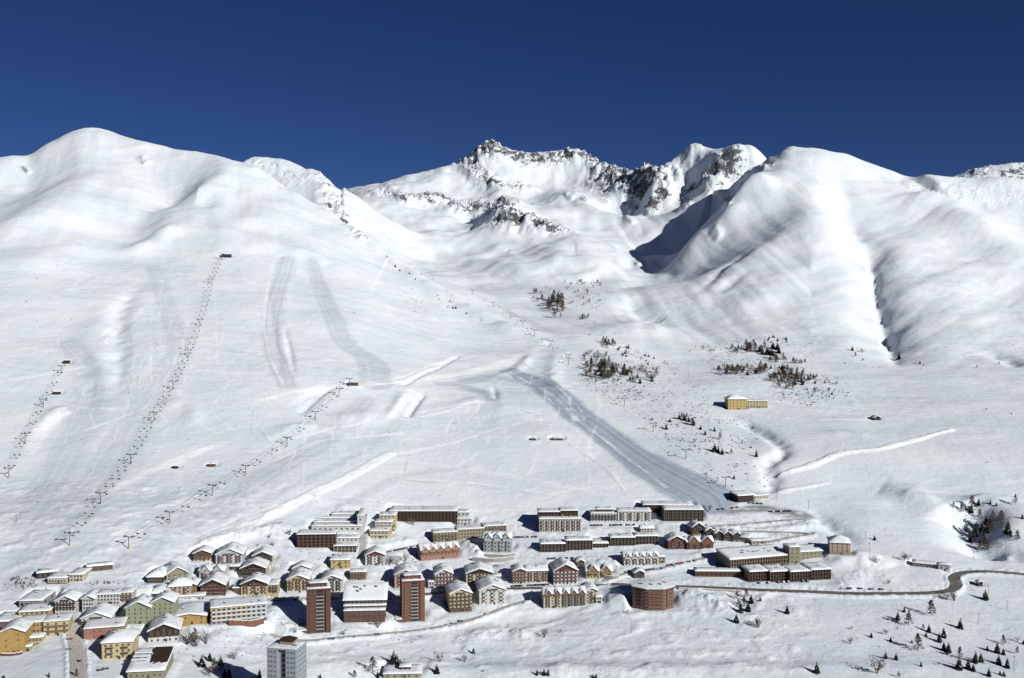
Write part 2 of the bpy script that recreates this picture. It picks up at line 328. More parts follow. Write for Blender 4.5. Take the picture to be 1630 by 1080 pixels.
# ploughed, heaped snow between the houses
uu = XX / YY
vil = sstep(640, 700, YY) * (1 - sstep(960, 1010, YY)) * sstep(-.60, -.5, uu) * (1 - sstep(.26, .34, uu))
lowv = vil * (YY > 0)
Z += lowv * (.2 * fbm(XX / 11, YY / 9, 3) + 1.5 * np.maximum(0, fbm(XX / 22 + 3, YY / 16, 3) - .12))
heaps = np.zeros_like(Z)
def heap(pts, w_, amp):
    L = smooth_line(pts, 3); sl_, d, t, s, zz = dist(L, w_ * 2.4); f = np.exp(-(d / w_) ** 2); Z[sl_] += f * amp * (1 + .35 * fbm(XX[sl_] / 5, YY[sl_] / 5, 3)); heaps[sl_] = np.maximum(heaps[sl_], f)
heap([(560, 868), (600, 872), (650, 862)], 6, 2.5); heap([(745, 868), (765, 880)], 7, 4.5); heap([(560, 985), (620, 990)], 9, 2.5)
heap([(760, 1015), (800, 1005), (825, 1010)], 9, 2.5); heap([(440, 985), (455, 1000), (470, 1010)], 8, 3.5)
heap([(1150, 842), (1220, 850), (1290, 838)], 9, 3.5); heap([(960, 895), (1000, 900)], 6, 2); heap([(1100, 950), (1135, 960), (1150, 965)], 10, 4)
heap([(330, 868), (400, 850), (450, 840)], 8, 3)
heap([(880, 850), (930, 855)], 5, 2); heap([(1345, 935), (1380, 908), (1410, 920)], 10, 1.8)

# ---------------------------------------------------------------- groomed runs, ski tracks (piste, bright) and ground attributes
piste = np.zeros_like(Z); dark = np.zeros_like(Z); bright = np.zeros_like(Z); bare = np.zeros_like(Z); rough = np.zeros_like(Z); lane = np.zeros_like(Z)
def strip(pts, wpx, arr, val=1.0, soft=1.6, sink=0, k=6):
    """wpx: width of the strip in photograph pixels at each point"""
    L = smooth_line(pts, k); ws = np.interp(np.linspace(0, 1, len(L)), np.linspace(0, 1, len(wpx)), wpx) * L[:, 1] / F / 2
    sl_, d, t, s, zz = dist(L, ws.max() + 12); wl = np.interp(t, np.linspace(0, 1, len(L)), ws)
    q_ = 2.2 if soft > 1.2 else 1; edge = 1 - sstep(-soft * q_, soft * q_, d - wl + (1.2 + soft * .8) * fbm(XX[sl_] / 30, YY[sl_] / 30, 3))
    if arr is not bright: k_ = edge > .02; lane[sl_] = np.where(k_, s * d * (1 + .15 * noise(XX[sl_] / 90, YY[sl_] / 90)) + L[0, 0], lane[sl_])
    arr[sl_] = np.maximum(arr[sl_], edge * val)
    if sink: Z[sl_] -= sink * edge
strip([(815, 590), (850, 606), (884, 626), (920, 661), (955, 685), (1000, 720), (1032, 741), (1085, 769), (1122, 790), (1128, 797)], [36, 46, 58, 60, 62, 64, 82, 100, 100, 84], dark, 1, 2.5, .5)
strip([(800, 588), (868, 622), (920, 668), (965, 702), (1010, 738), (1060, 776)], [2, 3, 3, 3, 3, 3], bright, .7, .8)
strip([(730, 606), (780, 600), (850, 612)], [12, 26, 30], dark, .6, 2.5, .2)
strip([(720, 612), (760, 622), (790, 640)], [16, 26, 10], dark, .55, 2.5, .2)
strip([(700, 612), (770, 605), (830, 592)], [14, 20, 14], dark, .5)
strip([(459, 412), (440, 470), (432, 540), (445, 580), (456, 612)], [28, 28, 30, 32, 30], piste, .9, 2, .4)
strip([(497, 415), (515, 470), (545, 540), (590, 575), (597, 610)], [20, 28, 36, 50, 54], piste, 1, 2, .4)
strip([(245, 425), (270, 500), (285, 560), (240, 640), (190, 720), (130, 800), (60, 880)], [26, 34, 44, 60, 70, 80, 90], piste, .6, 3)
strip([(110, 550), (150, 600), (140, 660), (100, 740), (40, 830)], [40, 50, 60, 60, 60], piste, .8, 3)
strip([(580, 640), (520, 700), (420, 760), (300, 830), (210, 890)], [40, 46, 50, 60, 60], piste, .85, 3)
strip([(740, 462), (800, 490), (850, 515), (885, 530)], [10, 14, 18, 12], piste, .9)
strip([(735, 620), (790, 630), (775, 640)], [18, 20, 10], piste, .8)
strip([(650, 640), (620, 690), (560, 720)], [20, 30, 20], piste, .5, 3)
strip([(320, 872), (400, 835), (480, 795), (550, 762), (600, 735), (625, 722)], [24, 20, 17, 16, 20, 10], bright, 1, 1.1, -.8)
strip([(380, 880), (470, 838), (560, 800), (640, 760), (740, 745)], [14, 18, 20, 18, 10], piste, .8, 2)
strip([(300, 850), (390, 812), (470, 775), (540, 740), (590, 715)], [8, 14, 16, 16, 8], piste, .8, 2)
strip([(130, 838), (200, 822), (262, 805)], [5, 6, 3], bright, 1, .8)
strip([(172, 782), (240, 750), (310, 722), (360, 705)], [16, 20, 18, 6], bright, .9)
strip([(-20, 610), (60, 598), (130, 585)], [8, 8, 4], bright, .7)
strip([(90, 643), (150, 650), (200, 652)], [6, 6, 3], bright, .9)
strip([(50, 720), (75, 670), (100, 660)], [14, 40, 24], bright, .8)
strip([(400, 642), (480, 622), (560, 615), (650, 610), (720, 598), (800, 580), (840, 562), (870, 545)], [5, 6, 8, 10, 16, 26, 18, 10], bright, 1)
strip([(622, 665), (655, 622)], [14, 14], bright, 1); strip([(640, 668), (700, 658), (750, 640)], [5, 6, 4], bright, .8, .8)
strip([(640, 722), (720, 705), (800, 680), (880, 665)], [10, 8, 6, 3], bright, .8, 1)
strip([(400, 720), (500, 690), (590, 668)], [8, 6, 4], bright, .6, 1)
strip([(630, 730), (750, 748), (880, 770), (1000, 795)], [6, 8, 8, 4], bright, .5, 2)
strip([(740, 812), (860, 812)], [2.5, 3], bright, .9, .6)
strip([(1240, 758), (1290, 742), (1340, 722), (1400, 715), (1460, 700), (1515, 685)], [7, 12, 12, 11, 12, 8], bright, 1, .8, -1.6)
strip([(1240, 784), (1290, 775), (1320, 768)], [6, 6, 5], bright, .8, .8, -.8)
strip([(1200, 660), (1280, 668), (1390, 668)], [4, 4, 4], bright, .7, .8, -.6)
strip([(1390, 666), (1455, 668)], [4, 4], bright, .9, .6, -.6)
strip([(1450, 780), (1560, 772), (1640, 765)], [9, 10, 10], bright, .6, 2)
strip([(420, 520), (428, 450), (440, 410), (480, 410)], [3, 3, 3, 3], bright, .8, .8); strip([(420, 520), (430, 570), (450, 612)], [3, 3, 3], bright, .6, .8)
strip([(480, 1045), (560, 1035), (700, 1010), (760, 1000)], [2, 2, 2, 2], bare, .35, .5)
# car park and yards: bare ground showing through the snow
strip([(1165, 815), (1210, 810), (1250, 816), (1290, 822)], [14, 24, 24, 14], bare, .75, 2)
strip([(1225, 850), (1260, 852), (1300, 850)], [8, 12, 6], bare, .5, 2)
rough = lowv * .6 * sstep(-.15, .35, fbm(XX / 45, YY / 35, 3))

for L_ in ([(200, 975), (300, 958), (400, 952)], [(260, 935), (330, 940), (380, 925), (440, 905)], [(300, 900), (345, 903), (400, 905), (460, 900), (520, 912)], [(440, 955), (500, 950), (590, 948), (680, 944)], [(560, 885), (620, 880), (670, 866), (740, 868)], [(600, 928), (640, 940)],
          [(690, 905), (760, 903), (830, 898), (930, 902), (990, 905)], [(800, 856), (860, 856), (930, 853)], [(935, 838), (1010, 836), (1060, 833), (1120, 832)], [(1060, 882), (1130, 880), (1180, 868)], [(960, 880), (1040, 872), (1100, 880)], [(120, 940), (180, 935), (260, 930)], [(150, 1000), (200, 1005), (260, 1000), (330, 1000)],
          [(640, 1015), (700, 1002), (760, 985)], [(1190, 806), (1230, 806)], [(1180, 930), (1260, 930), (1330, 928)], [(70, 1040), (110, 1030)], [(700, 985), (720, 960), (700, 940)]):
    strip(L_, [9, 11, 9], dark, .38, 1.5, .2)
strip([(60, 940), (20, 925), (60, 900), (130, 880), (200, 870)], [30, 30, 30, 24, 16], piste, .8, 3)

# criss-crossing ski tracks
tk_ = random.Random(9)
for i in range(80):
    px, py = tk_.choice([(tk_.uniform(40, 560), tk_.uniform(430, 700)), (tk_.uniform(400, 900), tk_.uniform(590, 740)), (tk_.uniform(200, 300), tk_.uniform(420, 600)), (tk_.uniform(780, 960), tk_.uniform(590, 650))]); pts = [(px, py)]; hd = tk_.uniform(-1, 1)
    for j in range(tk_.randrange(4, 9)):
        hd = -hd if tk_.random() < .45 else hd + tk_.uniform(-.4, .4); px += hd * tk_.uniform(8, 26); py += tk_.uniform(8, 26); pts.append((px, py))
    if py < 795 and 5 < px < 1120: strip(pts, [1.6, 2.2, 1.6], tk_.choice([bright, bright, piste]), tk_.uniform(.25, .6), .7, tk_.choice([.15, -.1]), 3)
for pts in ([(640, 662), (700, 650), (770, 640), (850, 655)], [(430, 735), (520, 700), (640, 690)], [(560, 612), (640, 600), (690, 580), (760, 566)], [(760, 600), (830, 610), (880, 590), (905, 560)], [(790, 560), (860, 590), (900, 620)], [(20, 700), (120, 690), (230, 650)], [(300, 860), (420, 810), (560, 790)], [(640, 760), (760, 770), (900, 790)], [(900, 700), (960, 740), (1000, 790)]):
    strip(pts, [3, 4, 3], bright, .7, .9, -.2); strip([(a, b + 4) for a, b in pts], [2.5, 3, 2], piste, .8, .8, .3)
# ---------------------------------------------------------------- materials
def mat(name, color=(.8, .8, .8), rough=.8, noise_amt=0, noise_scale=.3, spec=.3, metal=0, bump=0, bscale=1.0):
    m = bpy.data.materials.new(name); m.use_nodes = True; t = m.node_tree; b = t.nodes['Principled BSDF']
    b.inputs['Base Color'].default_value = (*color, 1); b.inputs['Roughness'].default_value = rough; b.inputs['Metallic'].default_value = metal
    b.inputs['Specular IOR Level'].default_value = spec
    if noise_amt or bump:
        tc = t.nodes.new('ShaderNodeTexCoord')
    if noise_amt:
        nz = t.nodes.new('ShaderNodeTexNoise'); nz.inputs['Scale'].default_value = noise_scale; nz.inputs['Detail'].default_value = 5
        rp = t.nodes.new('ShaderNodeMapRange'); rp.inputs['From Min'].default_value = .3; rp.inputs['From Max'].default_value = .7
        rp.inputs['To Min'].default_value = 1 - noise_amt; rp.inputs['To Max'].default_value = 1 + noise_amt * .6
        vm = t.nodes.new('ShaderNodeVectorMath'); vm.operation = 'SCALE'; vm.inputs[0].default_value = color
        t.links.new(tc.outputs['Object'], nz.inputs['Vector']); t.links.new(nz.outputs['Fac'], rp.inputs['Value'])
        t.links.new(rp.outputs[0], vm.inputs['Scale']); t.links.new(vm.outputs[0], b.inputs['Base Color'])
    if bump:
        n2 = t.nodes.new('ShaderNodeTexNoise'); n2.inputs['Scale'].default_value = bscale; n2.inputs['Detail'].default_value = 6
        bp = t.nodes.new('ShaderNodeBump'); bp.inputs['Distance'].default_value = bump; bp.inputs['Strength'].default_value = 1
        t.links.new(tc.outputs['Object'], n2.inputs['Vector']); t.links.new(n2.outputs['Fac'], bp.inputs['Height']); t.links.new(bp.outputs[0], b.inputs['Normal'])
    return m
SNOW = (.80, .825, .84)
def snow_ground():
    m = bpy.data.materials.new('snow_ground'); m.use_nodes = True; t = m.node_tree; N = t.nodes; Lk = t.links.new; b = N['Principled BSDF']
    b.inputs['Roughness'].default_value = .75; b.inputs['Specular IOR Level'].default_value = .25
    tc = N.new('ShaderNodeTexCoord'); co = tc.outputs['Object']
    def att(n):
        a = N.new('ShaderNodeAttribute'); a.attribute_name = n; return a.outputs['Fac']
    def nz(scale, detail, sc=(1, 1, 1), rough=.55):
        mp = N.new('ShaderNodeMapping'); mp.inputs['Scale'].default_value = sc; Lk(co, mp.inputs['Vector'])
        n = N.new('ShaderNodeTexNoise'); n.inputs['Scale'].default_value = scale; n.inputs['Detail'].default_value = detail; n.inputs['Roughness'].default_value = rough
        Lk(mp.outputs[0], n.inputs['Vector']); return n.outputs['Fac']
    def mth(op, a, c, d=None):
        x = N.new('ShaderNodeMath'); x.operation = op
        for i, q in enumerate((a, c, d)):
            if q is None: continue
            if isinstance(q, (int, float)): x.inputs[i].default_value = q
            else: Lk(q, x.inputs[i])
        return x.outputs[0]
    def rng(v, a, c, d=0., e=1.):
        x = N.new('ShaderNodeMapRange'); Lk(v, x.inputs['Value'])
        for k, q in zip(('From Min', 'From Max', 'To Min', 'To Max'), (a, c, d, e)): x.inputs[k].default_value = q
        return x.outputs[0]
    def mix(f, a, c):
        x = N.new('ShaderNodeMix'); x.data_type = 'RGBA'
        for s, q in ((0, f), (6, a), (7, c)):
            if isinstance(q, tuple): x.inputs[s].default_value = (*q, 1)
            elif isinstance(q, (int, float)): x.inputs[s].default_value = q
            else: Lk(q, x.inputs[s])
        return x.outputs[2]
    big = nz(.012, 4); mid = nz(.09, 5, (.5, 1.6, 1)); fine = nz(.6, 3)
    c = mix(rng(big, .35, .65), (.66, .715, .765), (.755, .785, .81))
    # tracks of the groomer run down every piste
    la = N.new('ShaderNodeCombineXYZ'); Lk(att('lane'), la.inputs[0]); ln = N.new('ShaderNodeTexNoise'); ln.inputs['Scale'].default_value = .22; ln.inputs['Detail'].default_value = 4; Lk(la.outputs[0], ln.inputs['Vector']); lanes = ln.outputs['Fac']
    c = mix(mth('MULTIPLY', att('piste'), rng(lanes, .4, .6, .45, 1.)), c, (.53, .57, .61))
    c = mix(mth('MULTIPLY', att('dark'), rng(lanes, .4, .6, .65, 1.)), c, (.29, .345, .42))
    c = mix(mth('MULTIPLY', att('bright'), rng(mid, .35, .6, .5, 1.)), c, (.93, .93, .92))
    c = mix(mth('MULTIPLY', att('rough'), rng(nz(.12, 5), .42, .62)), c, (.85, .865, .87))
    c = mix(mth('MULTIPLY', att('rough'), rng(nz(.2, 5), .55, .7, 0, .5)), c, (.50, .53, .57))
    br = mth('MULTIPLY', att('bare'), rng(nz(.1, 5, (.6, 1.5, 1)), .3, .5)); c = mix(br, c, (.10, .095, .09))
    # rock breaks through where the ground is steep
    rk = att('rock'); rn = nz(.028, 9, (1, 1, 1.6), .68); rn2 = nz(.11, 6, (1, 1, .6), .7)
    rr = mth('ADD', mth('ADD', rk, mth('MULTIPLY', mth('SUBTRACT', rn, .5), 2.2)), mth('MULTIPLY', mth('SUBTRACT', rn2, .5), 1.5))
    rf = rng(rr, .66, .76); rc = mix(rng(rn2, .35, .65), (.05, .052, .058), (.17, .168, .165))
    c = mix(rf, c, rc)
    Lk(c, b.inputs['Base Color'])
    h = mth('ADD', mth('MULTIPLY', mid, .7), mth('MULTIPLY', nz(.26, 6, (1, 1, 1), .62), .34))
    h = mth('ADD', h, mth('MULTIPLY', fine, .05)); h = mth('ADD', h, mth('MULTIPLY', nz(.04, 7, (1, 1, 1), .6), 2.0)); h = mth('ADD', h, mth('MULTIPLY', mth('MULTIPLY', att('rough'), nz(.35, 5)), 1.2))
    h = mth('ADD', h, mth('MULTIPLY', mth('MULTIPLY', rk, rn), 22.)); 
    h = mth('ADD', h, mth('MULTIPLY', mth('ADD', att('dark'), att('piste')), mth('MULTIPLY', lanes, .5)))
    bp = N.new('ShaderNodeBump'); bp.inputs['Strength'].default_value = .8; bp.inputs['Distance'].default_value = 1.0; Lk(h, bp.inputs['Height']); Lk(bp.outputs[0], b.inputs['Normal'])
    return m
M = {}
M['ground'] = snow_ground()
M['snow'] = mat('snow', SNOW, .75, .06, .4, .25, bump=.25, bscale=.7)

def build_ground():
    me = bpy.data.meshes.new('snow_terrain'); nv = NY * NU
    co = np.empty((nv, 3), np.float32); co[:, 0] = XX.ravel(); co[:, 1] = YY.ravel(); co[:, 2] = Z.ravel()
    idx = np.arange(nv).reshape(NY, NU); q = np.stack([idx[:-1, :-1], idx[:-1, 1:], idx[1:, 1:], idx[1:, :-1]], -1).reshape(-1, 4)
    me.vertices.add(nv); me.vertices.foreach_set('co', co.ravel()); me.loops.add(q.size); me.loops.foreach_set('vertex_index', q.ravel().astype(np.int32))
    me.polygons.add(len(q)); me.polygons.foreach_set('loop_start', np.arange(0, q.size, 4, dtype=np.int32)); me.polygons.foreach_set('loop_total', np.full(len(q), 4, np.int32))
    me.polygons.foreach_set('use_smooth', np.ones(len(q), bool)); me.update(calc_edges=True)
    for nme, arr in (('piste', piste), ('dark', dark), ('bright', bright), ('bare', bare), ('rough', rough), ('rock', rockf), ('lane', lane)):
        a = me.attributes.new(nme, 'FLOAT', 'POINT'); a.data.foreach_set('value', arr.ravel().astype(np.float32))
    me.materials.append(M['ground']); o = bpy.data.objects.new('snow_slopes', me); COL.objects.link(o)
    o['kind'] = 'structure'; o['label'] = 'snow covered mountains and valley slopes with groomed ski runs'
# ---------------------------------------------------------------- mesh builder
class MB:
    def __init__(s): s.v = []; s.f = []; s.m = []; s.k = {}
    def mi(s, name):
        if name not in s.k: s.k[name] = len(s.k)
        return s.k[name]
    def quad(s, pts, m):
        b = len(s.v); s.v += [tuple(p) for p in pts]; s.f.append(tuple(range(b, b + len(pts)))); s.m.append(s.mi(m))
    def box(s, x0, x1, y0, y1, z0, z1, m, T=None):
        b = len(s.v); p = [(x, y, z) for z in (z0, z1) for y in (y0, y1) for x in (x0, x1)]
        if T: p = [tuple(T @ Vector(q)) for q in p]
        s.v += p
        for q in ((0, 2, 3, 1), (4, 5, 7, 6), (0, 1, 5, 4), (2, 6, 7, 3), (0, 4, 6, 2), (1, 3, 7, 5)): s.f.append(tuple(b + i for i in q)); s.m.append(s.mi(m))
        return s
    def prism(s, prof, y0, y1, m, axis='y'):
        """closed profile [(x,z)] drawn out along y (or profile (y,z) along x)"""
        b = len(s.v); n_ = len(prof)
        for yy in (y0, y1): s.v += [((a, yy, c) if axis == 'y' else (yy, a, c)) for a, c in prof]
        k = s.mi(m)
        s.f.append(tuple(b + i for i in range(n_))); s.f.append(tuple(b + n_ + i for i in reversed(range(n_)))); s.m += [k, k]
        for i in range(n_):
            j = (i + 1) % n_; s.f.append((b + i, b + n_ + i, b + n_ + j, b + j)); s.m.append(k)
        return s
    def tube(s, p, q, r, m, n_=6, r2=None):
        p, q = Vector(p), Vector(q); d = (q - p).normalized(); a = d.orthogonal().normalized(); c = d.cross(a); b = len(s.v); r2 = r if r2 is None else r2
        for o, rr in ((p, r), (q, r2)):
            for i in range(n_): an = 2 * math.pi * i / n_; s.v.append(tuple(o + rr * (a * math.cos(an) + c * math.sin(an))))
        k = s.mi(m)
        for i in range(n_): j = (i + 1) % n_; s.f.append((b + i, b + j, b + n_ + j, b + n_ + i)); s.m.append(k)
        s.f.append(tuple(b + i for i in reversed(range(n_)))); s.f.append(tuple(b + n_ + i for i in range(n_))); s.m += [k, k]
        return s
    def mesh(s, name, smooth=False):
        me = bpy.data.meshes.new(name); me.from_pydata(s.v, [], s.f)
        for nme in s.k: me.materials.append(M[nme])
        me.polygons.foreach_set('material_index', s.m)
        if smooth: me.polygons.foreach_set('use_smooth', [True] * len(s.f))
        me.update(); return me
def link(name, me, parent=None, loc=(0, 0, 0), rz=0, **kw):
    o = bpy.data.objects.new(name, me); COL.objects.link(o); o.location = loc
    if rz: o.rotation_euler = (0, 0, rz)
    if parent: o.parent = parent
    for k, v_ in kw.items():
        if v_: o[k] = v_
    return o
def thing(name, label, cat, loc, rz=0, group=None, me=None):
    return link(name, me, None, loc, rz, label=label, category=cat, group=group)
def tree_copy(o, loc, rz=0, sc=1, label=None, group=None):
    c = o.copy(); COL.objects.link(c); c.location = loc; c.rotation_euler = (0, 0, rz); c.scale = (sc, sc, sc) if isinstance(sc, (int, float)) else sc
    if label: c['label'] = label
    if group: c['group'] = group
    for ch in o.children:
        d = ch.copy(); COL.objects.link(d); d.parent = c
        for g in ch.children: e = g.copy(); COL.objects.link(e); e.parent = d
    return c

def thin_snow():
    m = mat('thin_snow', SNOW, .7); t = m.node_tree; b = t.nodes['Principled BSDF']; tc = t.nodes.new('ShaderNodeTexCoord'); n1 = t.nodes.new('ShaderNodeTexNoise'); n1.inputs['Scale'].default_value = .35; n1.inputs['Detail'].default_value = 6
    oi = t.nodes.new('ShaderNodeObjectInfo'); ad = t.nodes.new('ShaderNodeVectorMath'); t.links.new(tc.outputs['Object'], ad.inputs[0]); t.links.new(oi.outputs['Random'], ad.inputs[1]); t.links.new(ad.outputs[0], n1.inputs['Vector'])
    r = t.nodes.new('ShaderNodeMapRange'); r.inputs['From Min'].default_value = .54; r.inputs['From Max'].default_value = .74; mx = t.nodes.new('ShaderNodeMix'); mx.data_type = 'RGBA'; mx.inputs[6].default_value = (*SNOW, 1); mx.inputs[7].default_value = (.36, .39, .44, 1)
    t.links.new(n1.outputs['Fac'], r.inputs['Value']); t.links.new(r.outputs[0], mx.inputs[0]); t.links.new(mx.outputs[2], b.inputs['Base Color']); return m
M['thin_snow'] = thin_snow()
PAL = {'white': (.74, .73, .70), 'cream': (.70, .62, .45), 'yellow': (.66, .48, .17), 'amber': (.55, .34, .08), 'paleyellow': (.70, .58, .28), 'olive': (.40, .37, .22), 'green': (.42, .46, .30),
       'mint': (.25, .48, .34), 'blue': (.46, .56, .62), 'grey': (.42, .43, .44), 'concrete': (.48, .47, .44), 'brick': (.27, .125, .072), 'brickred': (.18, .085, .058), 'orange': (.55, .27, .12),
       'pink': (.60, .42, .33), 'salmon': (.48, .23, .16), 'maroon': (.20, .07, .055), 'rust': (.30, .145, .075), 'tan': (.48, .40, .27), 'khaki': (.36, .31, .20), 'bluewhite': (.62, .68, .74), 'ochre': (.42, .27, .09)}
for k_, c_ in PAL.items(): M[k_] = mat(k_ + '_render', tuple((q * .88 + sum(c_) / 3 * .12) * (.66 if max(c_) > .5 else .58) for q in c_), .85, .16, .35)
M['darkwood'] = mat('dark_wood', (.038, .022, .014), .75, .25, 1.2); M['wood'] = mat('wood', (.105, .052, .027), .75, .25, 1.2); M['redwood'] = mat('red_wood', (.13, .045, .028), .75, .2, 1.2)
M['black'] = mat('dark_metal', (.03, .03, .032), .6); M['glass'] = mat('window_glass', (.025, .032, .045), .12, spec=.6); M['frame'] = mat('white_frame', (.30, .29, .27), .6); M['whitewood'] = mat('white_wood', (.62, .61, .58), .6)
M['steel'] = mat('galvanised_steel', (.30, .31, .32), .45, .1, 2, metal=.4); M['asphalt'] = mat('asphalt', (.085, .082, .078), .85, .25, .25, bump=.05, bscale=4)
M['dirty'] = mat('dirty_snow', (.50, .47, .42), .85, .3, .6, bump=.3, bscale=1.2); M['stone'] = mat('stone', (.30, .27, .23), .9, .3, .6, bump=.1, bscale=1.5)
M['road'] = mat('wet_road', (.17, .155, .135), .7, .35, .12, bump=.05, bscale=2); M['bark'] = mat('bark', (.07, .05, .038), .9, .3, 2)
M['solar'] = mat('roof_panel', (.035, .035, .045), .35)

_cache = {}
def cached(key, fn):
    if key not in _cache: _cache[key] = fn()
    return _cache[key]
def window_mesh(w_, h_, fr):
    def f():
        b = MB(); t = .09
        b.box(-w_ / 2, w_ / 2, -.02, .03, t, h_ - t, 'glass')
        b.box(-w_ / 2, w_ / 2, -.10, .03, h_ - t, h_, fr); b.box(-w_ / 2 - .1, w_ / 2 + .1, -.16, .03, 0, t, fr)
        b.box(-w_ / 2, -w_ / 2 + t, -.10, .03, t, h_ - t, fr); b.box(w_ / 2 - t, w_ / 2, -.10, .03, t, h_ - t, fr)
        if w_ > 1.0: b.box(-.045, .045, -.07, .03, t, h_ - t, fr)
        return b.mesh('window')
    return cached(('w', round(w_, 1), round(h_, 1), fr), f)
def balcony_mesh(w_, dep, m):
    def f():
        b = MB(); b.box(-w_ / 2, w_ / 2, -dep, 0, -.2, 0, m); n_ = max(3, int(w_ / .55))
        b.box(-w_ / 2, w_ / 2, -dep, -dep + .1, .95, 1.08, m); b.box(-w_ / 2, -w_ / 2 + .1, -dep + .1, 0, .0, 1.05, m); b.box(w_ / 2 - .1, w_ / 2, -dep + .1, 0, .0, 1.05, m)
        b.box(-w_ / 2 + .12, w_ / 2 - .12, -dep + .02, -dep + .07, .12, .9, m)
        b.box(-w_ / 2 + .1, w_ / 2 - .1, -dep + .12, -.2, 0, .14, 'snow')
        return b.mesh('balcony')
    return cached(('b', round(w_, 1), dep, m), f)
_sr = random.Random(5)
def snow_slab(x0, x1, y0, y1, z, th, parent, zf=None, name='roof_snow', lump=.2):
    """soft edged blanket of snow over a flat or curved roof, zf(x,y) gives the roof height"""
    sm = 'thin_snow' if _sr.random() < .5 and zf is not None and (x1 - x0) < 26 else 'snow'
    nx = max(4, int((x1 - x0) / 2.0)); ny = max(3, int((y1 - y0) / 2.0)); nx = min(nx, 26); ny = min(ny, 14)
    b = MB(); zf = zf or (lambda x, y: z); N_ = (nx + 1) * (ny + 1); ph = _sr.random() * 99
    xs = [x0 + (x1 - x0) * i / nx for i in range(nx + 1)]; ys = [y0 + (y1 - y0) * j / ny for j in range(ny + 1)]
    e = min(.35, (x1 - x0) * .08)
    xs[1] = x0 + e; xs[-2] = x1 - e; ys[1] = y0 + e; ys[-2] = y1 - e
    for j, y in enumerate(ys):
        for i, x in enumerate(xs):
            ed = (i in (0, nx)) + (j in (0, ny)); t = th * (.45 if ed else 1) + (0 if ed else lump * math.sin(x * 1.3 + ph) * math.cos(y * 1.1 + ph * 2) + _sr.uniform(-lump, lump) * .5)
            b.v.append((x + (_sr.uniform(-.08, .08) if ed else 0), y, zf(x, y) + t))
    for j in range(ny):
        for i in range(nx): a = j * (nx + 1) + i; b.f.append((a, a + 1, a + nx + 2, a + nx + 1)); b.m.append(b.mi(sm))
    rim = [(i, 0) for i in range(nx)] + [(nx, j) for j in range(ny)] + [(i, ny) for i in range(nx, 0, -1)] + [(0, j) for j in range(ny, 0, -1)]
    base = len(b.v)
    for i, j in rim: b.v.append((xs[i], ys[j], zf(xs[i], ys[j]) + .0))
    for k, (i, j) in enumerate(rim):
        i2, j2 = rim[(k + 1) % len(rim)]; b.f.append((base + k, base + (k + 1) % len(rim), j2 * (nx + 1) + i2, j * (nx + 1) + i)); b.m.append(0)
    return link(name, b.mesh(name, smooth=True), parent)
def chimney(parent, x, y, z, h=1.6, m='concrete', w_=.5):
    b = cached(('ch', h, m, w_), lambda: MB().box(-w_, w_, -w_, w_, -.8, h, m).box(-w_ - .1, w_ + .1, -w_ - .1, w_ + .1, h, h + .18, 'black').box(-w_, w_, -w_, w_, h + .18, h + .5, 'snow').mesh('chimney'))
    return link('chimney', b, parent, (x, y, z))

def windows(root, x0, x1, y, z0, st, sh, bays, fr='frame', ww=1.2, wh=1.4, side=0, skip=0, xw=None, top=99):
    """rows of windows on a front (side=0), right side (1) or left side (-1)"""
    me = window_mesh(ww, wh, fr)
    for s_ in range(st):
        for b_ in range(bays):
            if skip and _sr.random() < skip: continue
            t = (b_ + .5) / bays; zz = z0 + s_ * sh + (sh - wh) * .55
            if side == 0: link('window', me, root, (x0 + (x1 - x0) * t, y, zz))
            elif side == 1: link('window', me, root, (xw, x0 + (x1 - x0) * t, zz), R(90))
            else: link('window', me, root, (xw, x1 + (x0 - x1) * t, zz), R(-90))

